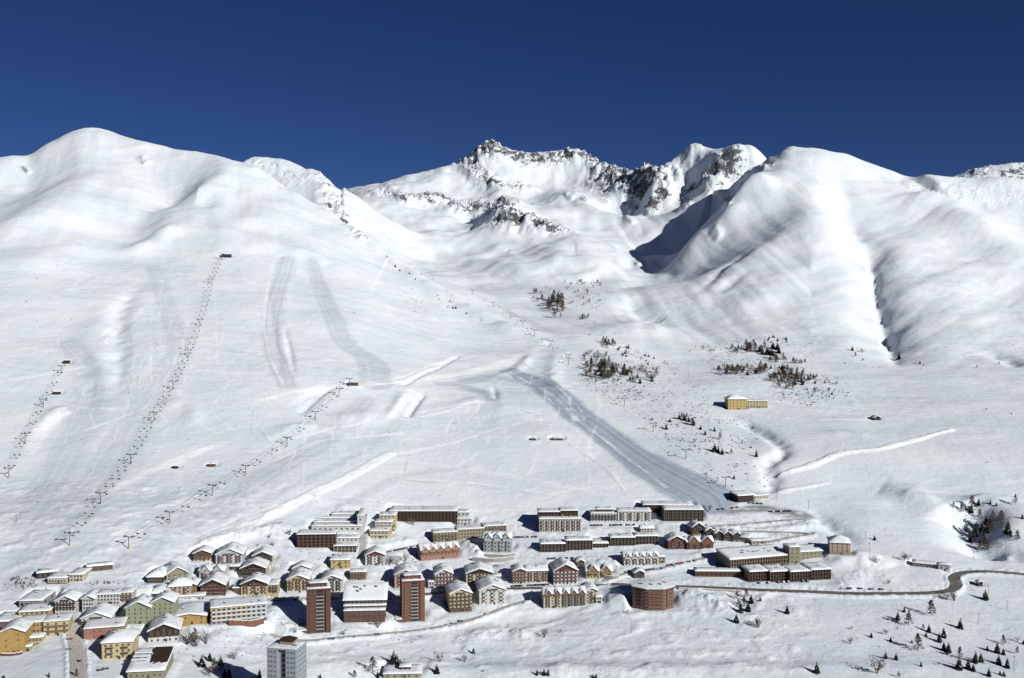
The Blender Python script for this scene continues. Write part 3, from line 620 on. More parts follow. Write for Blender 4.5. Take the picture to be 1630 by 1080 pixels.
def volume(root, cx, y0, z0, w_, d, st, sh=3.0, wall='white', roof='flat', bays=4, sbays=3, fr='frame', ww=1.45, wh=1.6, clad=None, clad_from=.6, balc=None, balc_w=0, balc_from=1, loggia=None,
           rise=.26, ov=.9, snow=.7, roofm='darkwood', gables=0, gm=None, found=6, nch=2, skip=0, door=True, base=None, split=None, axis='y'):
    """one block of a building: x centre, front y, floor z in metres of the root; parts go under root"""
    x0, x1 = cx - w_ / 2, cx + w_ / 2; h = st * sh; y1 = y0 + d; zt = z0 + h
    ri = w_ / 2 * rise * 2 if axis == 'y' else d / 2 * rise * 2
    b = MB()
    b.box(x0, x1, y0, y1, z0 - found, zt, wall)
    if roof == 'gable' and axis == 'y': b.prism([(x0, zt), (x1, zt), (cx, zt + ri)], y0, y1, wall)
    if roof == 'gable' and axis == 'x': b.prism([(y0, zt), (y1, zt), ((y0 + y1) / 2, zt + ri)], x0, x1, wall, 'x')
    if roof == 'shed': b.prism([(y0, zt), (y1, zt), (y1, zt + d * rise), ], x0, x1, wall, 'x')
    link('wall', b.mesh('wall'), root)
    if base: link('plinth', MB().box(x0 - .06, x1 + .06, y0 - .06, y1 + .06, z0 - found, z0 + base[1], base[0]).mesh('plinth'), root)
    if split:                                  # (fraction, colour): the right part of the front has another colour
        xs = x0 + w_ * split[0]; link('wall_panel', MB().box(xs, x1 + .05, y0 - .06, y1 - .1, z0, zt - .02, split[1]).mesh('wall_panel'), root)
    if loggia:                                 # open bays: dark rear wall behind slabs and fins
        lm, fin = loggia; b = MB()
        for s_ in range(st):
            zz = z0 + s_ * sh; b.box(x0, x1, y0 - 1.3, y0, zz + sh - .2, zz + sh, fin); b.box(x0 + .05, x1 - .05, y0 - 1.3, y0 - 1.2, zz, zz + .8, lm)
        b.box(x0 + .02, x1 - .02, y0 - .06, y0 - .002, z0, zt - .25, 'darkwood')
        for i in range(bays + 1):
            xx = x0 + w_ * i / bays; xx = min(max(xx, x0 + .12), x1 - .12); b.box(xx - .12, xx + .12, y0 - 1.34, y0 - .01, z0 - found, zt - .3, fin)
        link('balcony_rows', b.mesh('balcony_rows'), root)
    # windows: front, and the two sides
    nfl = st
    windows(root, x0 + .4, x1 - .4, y0 - .07 if loggia else (y0 - .004 if not split else y0 - .065), z0, nfl, sh, bays, fr, ww, wh, 0, skip)
    if sbays:
        windows(root, y0 + .6, y1 - .6, 0, z0, nfl, sh, sbays, fr, ww, wh, 1, skip, x1 + (.004 if not split else .055)); windows(root, y0 + .6, y1 - .6, 0, z0, nfl, sh, sbays, fr, ww, wh, -1, skip, x0 - .004)
    if door: link('door', cached(('door', fr), lambda: MB().box(-.7, .7, -.12, .03, 0, 2.2, 'darkwood').box(-.5, .5, -.14, -.12, 1.1, 2.0, 'glass').mesh('door')), root, (cx + w_ * .07, y0 - .005, z0))
    if clad and roof == 'gable':
        f0 = z0 + h * clad_from
        link('gable_cladding', MB().prism([(x0 + .02, f0), (x1 - .02, f0), (x1 - .02, zt - .05), (cx, zt + ri - .05), (x0 + .02, zt - .05)], y0 - .10, y0 + .01, clad).mesh('gable_cladding'), root)
        if st > 1 and f0 < zt - 1:
            for i in range(bays): link('window', window_mesh(ww, wh, fr), root, (x0 + .4 + (w_ - .8) * (i + .5) / bays, y0 - .105, zt - sh + (sh - wh) * .55))
        if ri > 2: link('window', window_mesh(1.0, 1.2, fr), root, (cx, y0 - .11, zt + .3))
    if balc:
        for s_ in range(balc_from, st):
            zz = z0 + s_ * sh
            if balc_w == 0: link('balcony', balcony_mesh(w_ * .96, 1.4, balc), root, (cx, y0, zz))
            else:
                nb = max(1, bays // 2) if balc_w < 0 else bays; bw = abs(balc_w)
                for i in range(nb): link('balcony', balcony_mesh(bw, 1.3, balc), root, (x0 + w_ * (i + .5) / nb, y0, zz))
        if roof == 'gable' and axis == 'y' and ri > 2.4: link('balcony', balcony_mesh(w_ * .4, 1.2, balc), root, (cx, y0, zt))
    # roof
    if roof == 'flat':
        b = MB(); o = min(ov, .5); b.box(x0 - o, x1 + o, y0 - o - (1.2 if loggia else 0), y1 + o, zt + .004, zt + .35, roofm); r_ = link('roof', b.mesh('roof'), root)
        snow_slab(x0 - o, x1 + o, y0 - o - (1.2 if loggia else 0), y1 + o, zt + .35, snow, r_)
        for i in range(nch): chimney(r_, x0 + w_ * _sr.uniform(.1, .9), y0 + d * _sr.uniform(.25, .85), zt + .6, _sr.choice([.9, 1.4]))
    elif roof in ('gable', 'shed'):
        if roof == 'shed': prof = lambda x, y: zt + .1 + (y - y0) * rise
        elif axis == 'y': prof = lambda x, y: zt + ri - abs(x - cx) * rise * 2 + .02
        else: prof = lambda x, y: zt + ri - abs(y - (y0 + y1) / 2) * rise * 2 + .02
        t = .28; b = MB(); ox = ov; oy = ov + (.6 if axis == 'y' else 0)
        if roof == 'shed': b.prism([(y0 - ov, prof(0, y0 - ov)), (y1 + ov, prof(0, y1 + ov)), (y1 + ov, prof(0, y1 + ov) + t), (y0 - ov, prof(0, y0 - ov) + t)], x0 - ox, x1 + ox, roofm, 'x')
        elif axis == 'y': b.prism([(x0 - ox, prof(x0 - ox, 0)), (cx, prof(cx, 0)), (x1 + ox, prof(x1 + ox, 0)), (x1 + ox, prof(x1 + ox, 0) + t), (cx, prof(cx, 0) + t), (x0 - ox, prof(x0 - ox, 0) + t)], y0 - oy, y1 + ov, roofm)
        else: ym = (y0 + y1) / 2; b.prism([(y0 - ov, prof(0, y0 - ov)), (ym, prof(0, ym)), (y1 + ov, prof(0, y1 + ov)), (y1 + ov, prof(0, y1 + ov) + t), (ym, prof(0, ym) + t), (y0 - ov, prof(0, y0 - ov) + t)], x0 - ox, x1 + ox, roofm, 'x')
        r_ = link('roof', b.mesh('roof'), root)
        sn = lambda x, y: prof(x, y) + t - .0
        if axis == 'y' and roof == 'gable':
            def sf(x, y): return min(prof(x, y), zt + ri - .25) + t
            snow_slab(x0 - ox, x1 + ox, y0 - oy + .1, y1 + ov, 0, snow, r_, sf)
        else: snow_slab(x0 - ox, x1 + ox, y0 - ov, y1 + ov, 0, snow, r_, sn)
        for i in range(nch):
            a = x0 + w_ * _sr.uniform(.2, .8); c = y0 + d * _sr.uniform(.3, .8); chimney(r_, a, c, prof(a, c) + .4, _sr.choice([1.5, 2.0]))
        if gables:                              # small gabled dormers on the front of a roof that runs along the front
            gw = w_ / gables * .74; gh = gw * .62; dd = d * .55
            for i in range(gables):
                gx = x0 + w_ * (i + .5) / gables; b = MB(); za = zt - sh * .95
                b.prism([(gx - gw / 2, za), (gx + gw / 2, za), (gx + gw / 2, zt + .1), (gx, zt + gh), (gx - gw / 2, zt + .1)], y0 - .9, y0 + dd, gm or wall); g_ = link('gable', b.mesh('gable'), root)
                link('window', window_mesh(min(1.6, gw * .3), 1.3, fr), g_, (gx, y0 - .905, zt - .35))
                def gp(x, y, gx=gx): return zt + gh - abs(x - gx) * gh / (gw / 2) * .95 + .02
                b = MB(); e = gw / 2 + .6
                b.prism([(gx - e, gp(gx - e, 0)), (gx, gp(gx, 0)), (gx + e, gp(gx + e, 0)), (gx + e, gp(gx + e, 0) + .22), (gx, gp(gx, 0) + .22), (gx - e, gp(gx - e, 0) + .22)], y0 - 1.7, y0 + dd, roofm); link('gable_roof', b.mesh('gable_roof'), g_)
                snow_slab(gx - e, gx + e, y0 - 1.65, y0 + dd, 0, snow * .6, g_, lambda x, y: min(gp(x, y), zt + gh - .2) + .22)
    elif roof == 'hip':
        i_ = min(w_, d) * .42; hz = ri if ri < 5 else 4.2; b = MB(); o = ov
        e = [(x0 - o, y0 - o), (x1 + o, y0 - o), (x1 + o, y1 + o), (x0 - o, y1 + o)]
        b.box(x0 - o, x1 + o, y0 - o, y1 + o, zt + .004, zt + .25, roofm); r_ = link('roof', b.mesh('roof'), root)
        def hf(x, y): return zt + .25 + hz * min(1, min(x - x0 + o, x1 + o - x, y - y0 + o, y1 + o - y) / (i_ + o))
        snow_slab(x0 - o, x1 + o, y0 - o, y1 + o, 0, snow, r_, hf)
        for i in range(nch): chimney(r_, cx + w_ * _sr.uniform(-.3, .3), (y0 + y1) / 2 + d * _sr.uniform(-.2, .2), zt + hz * .8, 1.6)
    return zt
pads = []
class Site:
    """front bottom centre of a building, found where the photograph's pixel meets the ground"""
    def __init__(s, x0, x1, yb, yt=None, yaw=0, D=None):   # D unused
        s.px = (x0 + x1) / 2; s.yaw = R(yaw)
        s.x, s.y, s.z = hit(s.px, yb)
        s.k = math.hypot(s.y, HC - s.z) / F      # metres per pixel here
        s.w = (x1 - x0) * s.k / max(.6, math.cos(s.yaw)); s.h = (yb - yt) * s.k * 1.03 if yt else 0
        s.zb = s.z - .4
    def pad(s, w_, d, cx=0, y0=0): pads.append((s.x, s.y, s.zb, s.yaw, cx - w_ / 2, cx + w_ / 2, y0, y0 + d)); return s
def flatten():
    for (x, y, z, yaw, a, b_, c, d) in pads:
        rr = max(abs(a), abs(b_), abs(c), abs(d)) * 1.5 + 12; L = np.array([[x - 1, y, z], [x + 1, y, z]]); sl_, dd, t, s_, zz = dist(L, rr)
        X = XX[sl_] - x; Y = YY[sl_] - y; lx = X * math.cos(yaw) + Y * math.sin(yaw); ly = -X * math.sin(yaw) + Y * math.cos(yaw)
        ox = np.maximum(np.maximum(a - lx, lx - b_), 0); oy = np.maximum(np.maximum(c - ly, ly - d), 0); o = np.hypot(ox, oy); wgt = 1 - sstep(.5, 7, o)
        Z[sl_] = Z[sl_] * (1 - wgt) + (z + .1) * wgt
# ---------------------------------------------------------------- the village: x0, x1, base y, eaves y in photograph pixels
blds = []
def bld(name, label, x0, x1, yb, yt, yaw=0, d=14, vols=(), cat='building', group=None, **kw):
    d = d * (1.28 if d >= 10 and not vols else 1); s = Site(x0, x1, yb, yt, yaw); s.pad(s.w, d)
    V_ = [dict(kw, cx=0, y0=0, z0=0, w_=s.w, d=d, h=s.h)] if not kw.get('nomain') else []
    for v_ in vols:
        v_ = dict(v_); a, b_, yb2, yt2 = v_.pop('box'); y0 = v_.get('y0', 0)
        w2 = (b_ - a) * s.k / max(.6, math.cos(s.yaw)); cx = ((a + b_) / 2 - s.px) * s.k / max(.6, math.cos(s.yaw)); z0 = ((yb - yb2) * s.k - y0 * .27) / .966
        if v_.get('ground'): z0 = min(z0, 0)
        v_.pop('ground', 0); V_.append(dict(v_, cx=cx, y0=y0, z0=z0, w_=w2, h=(yb2 - yt2) * s.k * 1.03)); s.pad(w2, v_.get('d', 12), cx, y0) if v_.get('padit') else 0
        V_[-1].pop('padit', 0)
    blds.append((name, label, cat, group, s, V_))
G_ = 'gable'
# --- upper rows of the village, left to right
bld('apartment_block', 'long dark brown flat roofed block in front of the white terraced building', 474, 533, 871, 851, 4, 12, st=4, bays=9, wall='darkwood', loggia=('redwood', 'darkwood'), nch=2, fr='frame', ww=1.6, snow=.6)
bld('terraced_building', 'white terraced building stepping up the slope in broad snow covered tiers', 497, 574, 846, 838, 2, 9, st=1, bays=9, wall='white', nch=2, door=False, ww=1.8,
    vols=[dict(box=(498, 575, 838, 831), y0=9, d=8, st=1, bays=8, wall='white', ww=1.8, door=False), dict(box=(500, 576, 831, 824), y0=17, d=8, st=1, bays=8, wall='white', ww=1.8, door=False),
          dict(box=(522, 577, 823, 817), y0=25, d=12, st=1, bays=6, wall='white', ww=1.8, door=False, nch=4), dict(box=(568, 577, 846, 822), y0=1, d=30, st=2, bays=1, wall='white', nch=0)])
bld('apartment_block', 'brown two tier block with deep snowy roofs beside the long dark block', 532, 567, 878, 869, 2, 10, st=2, bays=6, wall='darkwood', loggia=('redwood', 'white'), ww=1.5, vols=[dict(box=(534, 568, 867, 857), y0=10, d=12, st=2, bays=5, wall='white', nch=3)])
bld('stepped_apartments', 'pale yellow block climbing the slope in three steps left of the long wooden hotel', 589, 618, 857, 846, 0, 12, st=2, bays=5, wall='paleyellow', balc='white', nch=2,
    vols=[dict(box=(594, 621, 842, 831), y0=14, d=12, st=3, bays=4, wall='paleyellow', balc='white', nch=3), dict(box=(598, 624, 830, 819), y0=27, d=14, st=3, bays=4, wall='paleyellow', nch=3)])
bld('long_hotel', 'very long dark wooden hotel with balcony rows at the top edge of the village', 621, 727, 830, 814, 0, 16, st=4, bays=20, wall='ochre', loggia=('darkwood', 'wood'), nch=12, ww=1.5, snow=.8)
bld('stepped_apartments', 'small snow roofed block at the right end of the long wooden hotel', 727, 750, 836, 826, 0, 12, st=2, bays=4, wall='white', nch=2, vols=[dict(box=(726, 746, 824, 815), y0=16, d=12, st=2, bays=3, wall='white', nch=2)])
bld('apartment_row', 'long beige apartment row in three joined sections below the long wooden hotel', 691, 728, 863, 848, 14, 13, st=3, bays=7, wall='tan', balc='wood', nch=4,
    vols=[dict(box=(728, 770, 859, 845), y0=2, d=13, st=3, bays=9, wall='tan', nch=3), dict(box=(770, 806, 855, 842), y0=4, d=13, st=3, bays=7, wall='olive', balc='wood', nch=4)])
bld('gabled_row', 'orange and salmon row house with five pointed gables in a line', 672, 729, 890, 874, 20, 13, st=3, bays=10, wall='salmon', roof=G_, axis='x', gables=5, gm='orange', rise=.2, balc='wood', balc_from=2, nch=2, split=None, base=('salmon', 2.5))
bld('blue_hotel', 'pale blue hotel with peaked gables and glazed centre above a grey retaining wall', 770, 813, 879, 857, -4, 14, st=4, bays=8, wall='blue', roof=G_, axis='x', gables=3, gm='bluewhite', rise=.2, balc='frame', balc_w=-3, nch=3, base=('concrete', 1.5))
bld('hotel', 'white chalet hotel with brown wooden gable standing alone below the terraced building', 582, 612, 900, 884, 6, 14, st=4, bays=5, wall='white', roof=G_, rise=.2, clad='redwood', clad_from=.95, balc='wood', balc_w=-2.6, nch=2)
bld('two_tier_block', 'big two tier block with dark brown upper bands and white lower storeys', 859, 925, 847, 827, 2, 10, st=4, bays=16, wall='white', nch=3, balc='redwood', balc_w=-2.5, roofm='darkwood',
    vols=[dict(box=(858, 892, 826, 815), y0=9, d=14, st=2, bays=7, wall='maroon', loggia=('redwood', 'darkwood'), nch=2), dict(box=(893, 921, 824, 813), y0=10, d=14, st=2, bays=6, wall='maroon', loggia=('redwood', 'darkwood'), nch=2)])
bld('hotel', 'white hotel with dark balcony bands at the upper edge beside the two tier block', 941, 981, 830, 818, 0, 13, st=3, bays=8, wall='white', balc='darkwood', nch=3, vols=[dict(box=(950, 976, 816, 811), y0=5, d=8, st=1, bays=6, wall='darkwood', door=False)])
bld('hotel', 'long white hotel with two stepped wings left of the dark wooden back row', 984, 1036, 830, 815, -1, 13, st=4, bays=9, wall='white', balc='wood', balc_w=-2.4, nch=4)
bld('long_hotel', 'low brown wooden building in the topmost row of the village', 1024, 1102, 815, 804, -1, 13, st=3, bays=14, wall='wood', loggia=('darkwood', 'wood'), nch=7)
bld('apartment_block', 'dark green brown block with deep balconies in front of the topmost wooden row', 1058, 1119, 829, 812, 0, 14, st=4, bays=10, wall='olive', loggia=('darkwood', 'khaki'), nch=2, snow=.9)
bld('row_module', 'khaki terrace row of two joined snow roofed modules below the two tier block', 861, 899, 878, 866, 3, 12, st=2, bays=7, wall='khaki', loggia=('darkwood', 'khaki'), nch=4, snow=1.0, vols=[dict(box=(901, 942, 874, 861), y0=2, d=12, st=2, bays=8, wall='khaki', loggia=('darkwood', 'khaki'), nch=5, snow=1.0)])
bld('row_module', 'low khaki link building between the two terrace rows', 943, 968, 871, 865, 2, 12, st=1, bays=5, wall='khaki', loggia=('darkwood', 'tan'), nch=2, snow=1.0)
bld('row_module', 'khaki terrace row of two joined modules right of the low link building', 972, 1010, 868, 856, 3, 12, st=2, bays=7, wall='khaki', loggia=('darkwood', 'khaki'), nch=4, snow=1.0, vols=[dict(box=(1011, 1047, 866, 854), y0=2, d=12, st=2, bays=7, wall='khaki', loggia=('darkwood', 'khaki'), nch=4, snow=1.0)])
bld('gabled_hotel', 'dark red hotel with three pointed snow covered gables', 1064, 1090, 874, 860, 4, 15, st=3, bays=5, wall='maroon', roof=G_, rise=.22, ww=1.4, balc='redwood', balc_w=-2.6, nch=2, vols=[dict(box=(1092, 1134, 877, 863), y0=-2, d=15, st=3, bays=8, wall='maroon', roof=G_, axis='x', rise=.2, gables=2, gm='rust', balc='redwood', balc_w=-2.6, nch=2)])
for i, (a, c, yb, t) in enumerate([(1102, 1121, 852, 'leftmost and largest of five small dark gabled chalets in a row'), (1123, 1136, 856, 'second from the left of five small dark gabled chalets in a row'), (1138, 1150, 860, 'middle one of five small dark gabled chalets in a row'), (1152, 1164, 861, 'fourth from the left of five small dark gabled chalets in a row'), (1166, 1178, 862, 'rightmost of five small dark gabled chalets in a row')]):
    bld('small_chalet', t, a, c, yb, yb - (13 if i == 0 else 11), 10, 10, st=3, bays=2, sbays=2, wall='ochre' if i == 0 else 'grey', roof=G_, rise=.32, clad='darkwood', clad_from=.45, balc='darkwood', nch=1, cat='house', group='row of small gabled chalets')
bld('dormer_hotel', 'cream hotel with five round topped dormers in its snowy roof', 994, 1048, 900, 886, 6, 14, st=3, bays=10, wall='white', roof=G_, axis='x', gables=5, gm='white', rise=.2, balc='redwood', balc_w=-3, nch=2, vols=[dict(box=(1048, 1060, 897, 888), y0=2, d=10, st=2, bays=2, wall='tan', nch=0)])
bld('long_hotel', 'very long hotel with a huge white roof and rows of brown balconies', 1160, 1256, 904, 888, 17, 19, st=3, bays=22, wall='olive', roof='shed', rise=.13, loggia=('wood', 'tan'), nch=9, snow=.9, sbays=1)
bld('stair_tower', 'olive yellow stair tower with lower wing right of the very long hotel', 1256, 1274, 897, 872, 12, 12, st=4, bays=2, wall='olive', sbays=2, nch=1, vols=[dict(box=(1274, 1316, 893, 880), y0=6, d=16, st=2, bays=6, wall='olive', nch=1, roof='shed', rise=.1)])
for a, c, yb, t in [(1192, 1222, 925, 'leftmost of four brown staggered blocks by the main road'), (1225, 1255, 925, 'second from the left of four brown staggered blocks by the main road'), (1257, 1289, 925, 'third from the left of four brown staggered blocks by the main road'), (1290, 1322, 922, 'rightmost of four brown staggered blocks by the main road')]:
    bld('staggered_block', t, a, c, yb, yb - 15, 10, 15, st=3, bays=7, sbays=2, wall='rust' if 0 else 'ochre', loggia=('darkwood', 'wood'), nch=1, snow=1.0, group='four staggered blocks by the main road')
bld('garage', 'long low dark garage front buried in snow left of the staggered blocks', 1108, 1178, 918, 910, -2, 9, st=1, bays=10, sbays=0, wall='wood', fr='darkwood', nch=0, snow=1.1, ww=2.2, wh=1.5)
bld('pink_villa', 'pink hip roofed villa standing alone at the right end of the village', 1322, 1352, 883, 865, -12, 15, st=4, bays=4, sbays=5, wall='salmon' if 0 else 'pink', roof='hip', rise=.3, nch=2, base=('tan', 3.2), ww=1.1, snow=.6)
bld('hangar', 'low dark fronted hangar with sloping snow roof above the car park', 1174, 1202, 799, 789, 18, 16, st=1, bays=4, sbays=2, wall='darkwood', nch=0, ww=2.5, wh=2, roof='shed', rise=.08, fr='black', vols=[dict(box=(1200, 1226, 801, 791), y0=0, d=18, st=2, bays=5, wall='cream', nch=0)])
# --- chalets and hotels in the middle
bld('chalet', 'small brown gabled chalet highest on the left of the village', 309, 335, 893, 881, 8, 12, st=3, bays=4, wall='cream', roof=G_, rise=.2, clad='redwood', clad_from=.5, balc='wood', nch=1)
bld('chalet_hotel', 'pale blue chalet hotel with a big peaked roof and central balconies', 345, 385, 899, 883, 8, 18, st=4, bays=6, wall='bluewhite', roof=G_, rise=.22, balc='redwood', balc_w=-3.2, nch=3)
bld('chalet', 'dark brown fronted chalet right of the pale blue chalet hotel', 403, 432, 898, 885, 8, 14, st=3, bays=5, wall='paleyellow', roof=G_, rise=.22, clad='darkwood', clad_from=.35, balc='darkwood', nch=1)
bld('chalet', 'dark gabled chalet with pale yellow ground floor below the dark brown fronted one', 384, 422, 920, 905, 6, 16, st=3, bays=6, wall='paleyellow', roof=G_, rise=.2, clad='darkwood', clad_from=.4, balc='darkwood', nch=2)
bld('hotel', 'small white hotel half hidden in snow below the pale blue chalet hotel', 318, 356, 921, 909, 2, 12, st=3, bays=6, wall='white', roof=G_, axis='x', rise=.15, gables=2, balc='wood', balc_w=-2.4, nch=2)
bld('restaurant', 'tiny dark row of shops in front of the pale blue chalet hotel', 352, 380, 907, 902, 4, 8, st=1, bays=5, sbays=0, wall='wood', nch=0, snow=.8)
bld('chalet', 'very dark wooden chalet with wide gable behind the yellow and white block', 320, 357, 948, 932, 8, 18, st=3, bays=6, wall='wood', roof=G_, rise=.24, clad='darkwood', clad_from=.2, balc='redwood', nch=1)
bld('chalet_hotel', 'wide chalet hotel with dark gable and pale yellow wings', 385, 425, 947, 930, 6, 18, st=3, bays=7, wall='paleyellow', roof=G_, rise=.2, clad='darkwood', clad_from=.8, balc='wood', balc_w=-3, nch=3, vols=[dict(box=(425, 440, 945, 933), y0=1, d=14, st=3, bays=3, wall='paleyellow', balc='wood', nch=0), dict(box=(372, 385, 946, 936), y0=2, d=12, st=2, bays=2, wall='wood', nch=0)])
bld('chalet_hotel', 'yellow gabled hotel with reddish brown balconies above the left red tower', 458, 491, 943, 923, 6, 18, st=4, bays=6, wall='paleyellow', roof=G_, rise=.2, balc='redwood', balc_w=-3.4, nch=2, base=('white', 2.6))
bld('house', 'little gabled house tucked behind the yellow hotel with reddish balconies', 466, 493, 913, 905, 4, 10, st=2, bays=4, wall='cream', roof=G_, rise=.2, nch=1, cat='house')
bld('chalet_hotel', 'white gabled hotel just right of the left red tower top', 513, 543, 942, 923, 6, 17, st=4, bays=6, wall='white', roof=G_, rise=.2, balc='darkwood', balc_w=-2.6, nch=3)
bld('house', 'small yellow house with snow cap below the two tier brown block', 527, 555, 905, 892, 2, 10, st=2, bays=3, wall='yellow', roof='shed', rise=.08, nch=1, cat='house', balc='darkwood', balc_w=-2.5, balc_from=1)
bld('house', 'small grey brown stone house on the snowfield right of the yellow house', 558, 582, 923, 911, 4, 9, st=3, bays=5, wall='stone', nch=0, cat='house', balc='wood')
bld('chalet', 'pinkish chalet half hidden behind the right red tower', 629, 662, 936, 915, 6, 17, st=4, bays=5, wall='pink', roof=G_, rise=.2, balc='wood', balc_w=-2.6, nch=2)
bld('chalet_hotel', 'narrow white hotel with maroon balconies just right of the right red tower', 693, 720, 936, 914, 8, 16, st=4, bays=5, wall='white', roof=G_, rise=.22, balc='maroon', nch=2)
bld('chalet_hotel', 'cream gabled hotel with a dark wooden stripe down its middle', 743, 784, 932, 913, 6, 18, st=4, bays=7, wall='cream', roof=G_, rise=.17, clad='darkwood', clad_from=.92, balc='darkwood', balc_w=-3.4, nch=2)
bld('chalet', 'tall yellow chalet with four rows of dark balconies beside the lower road', 717, 750, 974, 946, 12, 20, st=5, bays=5, wall='paleyellow', roof=G_, rise=.2, balc='darkwood', balc_w=0, nch=2, base=('maroon', 2.4))
bld('chalet_hotel', 'cream white hotel with small windows, lowest in the row above the snow heap', 764, 804, 962, 940, 8, 22, st=4, bays=6, wall='cream' if 0 else 'white', roof=G_, rise=.2, nch=3, balc='darkwood', balc_w=-1.8, wh=1.3, ww=1.1)
bld('chalet_hotel', 'brown and cream hotel of two joined wings full of wooden balconies', 817, 838, 929, 910, 6, 16, st=4, bays=4, wall='cream', roof=G_, rise=.2, clad='wood', clad_from=.9, balc='redwood', nch=1, vols=[dict(box=(838, 871, 928, 910), y0=1, d=16, st=4, bays=7, wall='cream', roof=G_, axis='x', rise=.15, balc='redwood', balc_w=-3.6, nch=2)])
bld('chalet_hotel', 'white chalet with a broad reddish gable and stacked wooden balconies', 882, 919, 930, 909, 6, 18, st=4, bays=6, wall='white', roof=G_, rise=.26, clad='redwood', clad_from=.95, balc='redwood', balc_w=-5.5, nch=2)
bld('chalet', 'sand coloured chalet with twin gables and a snowy forecourt', 934, 974, 921, 909, 2, 13, st=2, bays=8, wall='paleyellow', roof=G_, axis='x', rise=.18, gables=2, gm='ochre', nch=2, balc='darkwood', balc_w=-3)
bld('gabled_apartments', 'long apartment house in cream and mint green sections with gables', 866, 893, 968, 946, 6, 16, st=5, bays=5, wall='cream', roof=G_, axis='x', rise=.18, gables=2, gm='rust', balc='redwood', balc_w=-2.6, nch=2,
    vols=[dict(box=(893, 931, 968, 946), y0=0, d=16, st=5, bays=8, wall='mint', roof=G_, axis='x', rise=.18, gables=3, gm='rust', balc='redwood', balc_w=-2.8, nch=2), dict(box=(931, 950, 966, 943), y0=2, d=18, st=5, bays=3, wall='cream', roof=G_, rise=.2, balc='redwood', balc_w=-2.6, nch=1)])
# --- lower left quarter
bld('lift_station', 'low valley station of the chairlifts with a broad snow covered roof', 77, 105, 929, 921, 4, 16, st=1, bays=6, wall='cream', nch=0, snow=.8, ww=2, base=('darkwood', .8), vols=[dict(box=(108, 129, 926, 916), y0=2, d=18, st=2, bays=4, wall='cream', nch=0, snow=.8)])
bld('equipment_hall', 'garage hall with deep blue shadow at its side and a broad snow roof', 32, 66, 967, 957, 4, 20, st=1, bays=5, sbays=2, wall='concrete', nch=2, snow=.8, ww=3, wh=2.2, fr='black')
bld('chalet_hotel', 'white hotel with two steep gables and a long plain wing', 89, 119, 979, 957, 6, 16, st=4, bays=6, wall='white', roof=G_, rise=.24, balc='darkwood', balc_w=0, balc_from=2, nch=2,
    vols=[dict(box=(127, 145, 972, 955), y0=3, d=16, st=3, bays=4, wall='white', roof=G_, rise=.26, nch=1), dict(box=(145, 180, 965, 950), y0=8, d=12, st=3, bays=7, wall='white', roof='flat', nch=2), dict(box=(180, 198, 963, 948), y0=9, d=12, st=3, bays=3, wall='white', balc='wood', roof='flat', nch=0)])
bld('shed', 'snow covered vaulted shed at the foot of the ski slope', 202, 236, 957, 950, 8, 14, st=1, bays=3, wall='grey', roof=G_, axis='x', rise=.2, nch=0)
bld('shed', 'rounded snow covered hall above the green hotel', 238, 266, 952, 945, 6, 16, st=1, bays=3, wall='darkwood', roof='hip', rise=.2, nch=0)
bld('chalet', 'big roofed dark chalet highest beside the ski slope on the left', 235, 258, 928, 919, 4, 18, st=2, bays=5, wall='darkwood', roof='hip', rise=.3, balc='wood', nch=1, snow=.8)
bld('chalet', 'snow laden chalet with a long roof right of the dark one beside the ski slope', 268, 296, 922, 913, 30, 16, st=2, bays=4, wall='olive', roof=G_, rise=.3, nch=1)
bld('pink_hotel', 'pink four storey hotel with steep many sided snow roof', 270, 302, 950, 934, 10, 16, st=3, bays=5, wall='pink', roof='hip', rise=.35, nch=3, balc='wood', balc_w=-2, vols=[dict(box=(268, 304, 957, 950), y0=-4, d=4, st=1, bays=7, wall='white', nch=0), dict(box=(304, 323, 957, 950), y0=-2, d=9, st=1, bays=4, wall='white', nch=0)])
bld('house', 'yellow building with dark panels on its roof behind the long amber hotel', 33, 77, 988, 975, 10, 14, st=3, bays=6, wall='yellow', roof='flat', nch=1, cat='building')
bld('hotel', 'long amber hotel whose right part carries three rows of balconies', 72, 107, 1012, 990, 14, 16, st=3, bays=3, wall='paleyellow', balc='wood', balc_w=0, nch=2, snow=.6, vols=[dict(box=(36, 72, 1006, 990), y0=2, d=16, st=2, bays=7, wall='amber', nch=1), dict(box=(37, 75, 1024, 1012), y0=-9, d=10, st=2, bays=8, wall='yellow', nch=1)])
bld('tower_house', 'orange yellow four storey house at the left edge of the picture', 2, 37, 1041, 1008, 12, 16, st=4, bays=2, wall='amber', roof=G_, rise=.2, nch=1, ww=.9, skip=.45)
bld('shed', 'snow covered low building at the left edge above the orange yellow house', -8, 28, 1001, 990, 8, 16, st=2, bays=4, wall='rust', nch=2)
bld('chalet', 'white chalet with grey pitched roof above the brick red flat building', 132, 174, 996, 984, 10, 18, st=2, bays=6, wall='white', roof=G_, rise=.2, nch=1, balc='darkwood', balc_w=0)
bld('flat_building', 'brick red flat building along the street below the white chalet', 138, 193, 1016, 1000, 15, 16, st=2, bays=6, wall='salmon', nch=1, snow=.6, skip=.4)
bld('green_hotel', 'pale green hotel with twin gables and rows of small windows', 202, 238, 993, 968, 8, 18, st=4, bays=4, wall='green', roof=G_, rise=.24, nch=2, ww=1.1, vols=[dict(box=(238, 271, 987, 962), y0=3, d=18, st=4, bays=4, wall='green', roof=G_, rise=.24, nch=3, ww=1.1)])
bld('gymnasium', 'bright yellow hall with shallow snow roof right of the green hotel', 278, 326, 994, 981, 8, 22, st=2, bays=4, wall='amber', roof=G_, rise=.07, nch=1, skip=.5)
